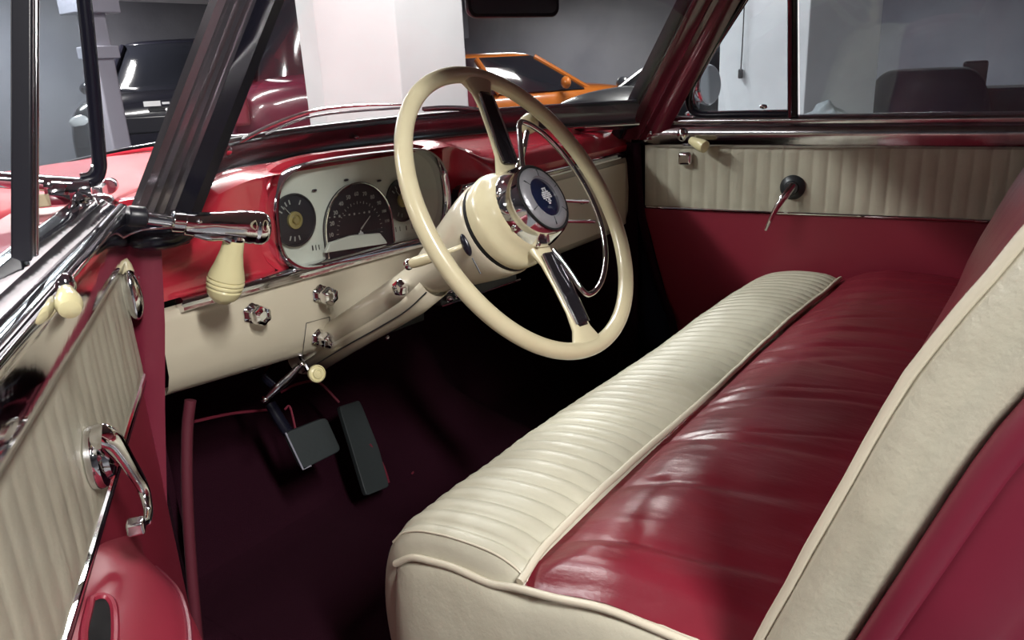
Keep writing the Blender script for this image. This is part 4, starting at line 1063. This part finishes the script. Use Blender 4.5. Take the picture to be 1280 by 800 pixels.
# things behind the passenger window
CLOTH = mat('navy_cloth', (.016, .017, .036), .9, bump=[('noise', 6, .4, .02, (1, 1, .3))])
cvp = yawdist(1160, 6.2, GZ)
fd = Vector((math.sin(R(81)), math.cos(R(81)), 0)); sd_ = Vector((fd.y, -fd.x, 0))
rows = []
for k in frange(0, 1, 16):
    z = 1.17*math.sin(k*PI/2)**.8; rr = math.cos(k*PI/2)
    row = []
    for a in frange(0, 2*PI, 64)[:-1]:
        sup = (abs(math.cos(a))**3.2+abs(math.sin(a))**3.2)**(-1/3.2)
        fold = 1+.035*math.sin(a*17+2*math.sin(a*3))*(1-k)
        rad_ = (.22+.78*rr**.55) if k < 1 else .02
        row.append(cvp+sd_*(.44*sup*math.cos(a)*rad_*fold)+fd*(.5*sup*math.sin(a)*rad_*fold)+ZZ*(z*(1-.08*(1-rad_))))
    rows.append(row)
o = obj('covered_motorcycle', *grid(rows, closed_u=True, caps=True), CLOTH, None); tag(o, 'dark navy dust cover draped over a rounded shape beyond the passenger window', 'dust cover')
cb = yawdist(1330, 7.2, GZ); 
o = obj('dark_cabinet', *box(cb+ZZ*.47, (1.14, .5, .94), (sd_, fd, ZZ)), CLOTH, None, smooth=False, bevel=.02); tag(o, 'low dark cabinet to the right of the navy cover', 'cabinet')
o2 = obj('crate', *box(yawdist(1218, 6.9, GZ)+ZZ*.57, (.16, .16, 1.14), (sd_, fd, ZZ)), DARKP, None, smooth=False, bevel=.02); tag(o2, 'tall dark box standing against the navy cover', 'box')
PLASTIC = mat('clear_plastic', (.26, .29, .31), .3)
pb = yawdist(1047, 3.7, GZ)
rows = []
for k in frange(0, 1, 14):
    row = []
    for a in frange(0, 2*PI, 40)[:-1]:
        q = Vector((math.cos(a), math.sin(a), 0)); nz = noise.noise(Vector((q.x*2.2, q.y*2.2, k*5)))
        rad_ = (math.sin(PI*min(k*.85+.12, 1))**.6)*(1+.25*nz)
        row.append(pb+sd_*(.105*rad_*q.x)+fd*(.09*rad_*q.y)+ZZ*(.94+.085*k+.012*nz-.03*q.x*k))
    rows.append(row)
BAGZ = 1.0
o = obj('plastic_bag', *grid(rows, closed_u=True, caps=True), PLASTIC, None, auto=0); tag(o, 'crumpled pale plastic bag on a crate at the foot of the right pillar', 'bag')
o = obj('wooden_crate', *box(pb+ZZ*.462, (.4, .3, .924), (sd_, fd, ZZ)), DARKP, None, smooth=False, bevel=.01); tag(o, 'dark crate under the plastic bag beside the right pillar', 'crate')

# ================================================================== LIGHTS
TUBE = mat('tube_glow', (1, 1, 1), .5, emit=((1, .97, .92), 9))
def fixture(x, y, rz, power, length=1.3, col=(1, .975, .94), z=2.36, label='', spread=None, width=.16):
    rt = thing('ceiling_light', label, 'ceiling light', (x, y, z), 'fluorescent fittings on the garage ceiling')
    d = Vector((math.cos(rz), math.sin(rz), 0)); e = Vector((-d.y, d.x, 0)); c = Vector((x, y, z))
    obj('housing', *box(c+ZZ*.055, (length+.08, .16, .05), (d, e, ZZ)), BEAMM, rt, smooth=False, bevel=.01)
    for k in (-.04, .04): obj('tube', *tube([c-d*length/2+e*k, c+d*length/2+e*k], .016, 10, smooth=1), TUBE, rt)
    ld_ = bpy.data.lights.new('tube_light', 'AREA'); ld_.shape = 'RECTANGLE'; ld_.size = length; ld_.size_y = width; ld_.energy = power; ld_.color = col
    lo = bpy.data.objects.new('tube_light', ld_); COL.objects.link(lo); lo.location = (x, y, z-.03); lo.rotation_euler = (0, 0, rz)
    if spread: ld_.spread = spread
    return lo
LIGHTS = [
 (-1.6, 1.95, 0.2, 85, 'fluorescent fitting above the left front fender'),
 (.35, 1.7, 0.1, 36, 'added unseen fluorescent fitting above the middle of the hood'),  # added overhead to brighten the dash top
 (-1.55, -2.1, 1.2, 112, 'fluorescent fitting above and behind the open driver door'),
 (-4.6, 1.6, 1.4, 38, 'fluorescent fitting far to the left, beyond the open driver door'),
 (1.9, 2.0, 0.4, 70, 'added unseen fluorescent fitting right of the hood, between the two white pillars'),  # added to light the left face of the right pillar
 (1.2, 3.9, 0, 42, 'fluorescent fitting ahead of the hood, by the wide white pillar'),
 (2.0, -3.6, 0, 45, 'added unseen fluorescent fitting behind the car at the right, lighting the mirrored rear pillar'),  # added to light the rear pillar for its mirror reflection
 (1.5, 6.0, 0, 80, 'added unseen fluorescent fitting lighting the pale beam from the front'),  # added because the beam rendered too dark
 (3.0, 9.2, 0, 130, 'added unseen fluorescent fitting above the black off-roader'),  # added to light the wall so the black car stands out
 (7.0, 4.2, 0, 60, 'fluorescent fitting above the orange hatchback'),
 (3.0, 13.5, 0, 150, 'fluorescent fitting near the front wall'),
 (10.5, 1.5, PI/2, 210, 'added unseen fluorescent fitting far to the right of the passenger door'),  # added to lift the right wall behind the passenger window
 (11.5, 8.5, PI/2, 110, 'fluorescent fitting in the far right corner beyond the orange hatchback'),
]
for x, y, rz, pw_, lb in LIGHTS: fixture(x, y, rz, pw_, label=lb)
w = bpy.data.worlds.new('world'); S.world = w; w.use_nodes = True
w.node_tree.nodes['Background'].inputs[0].default_value = (.5, .55, .62, 1); w.node_tree.nodes['Background'].inputs[1].default_value = .3
S.view_settings.view_transform = 'Standard'; S.view_settings.look = 'None'; S.view_settings.gamma = 1; S.view_settings.exposure = .35
S.view_settings.use_curve_mapping = False
S.cycles.max_bounces = 10; S.cycles.transparent_max_bounces = 16; S.cycles.sample_clamp_indirect = 6
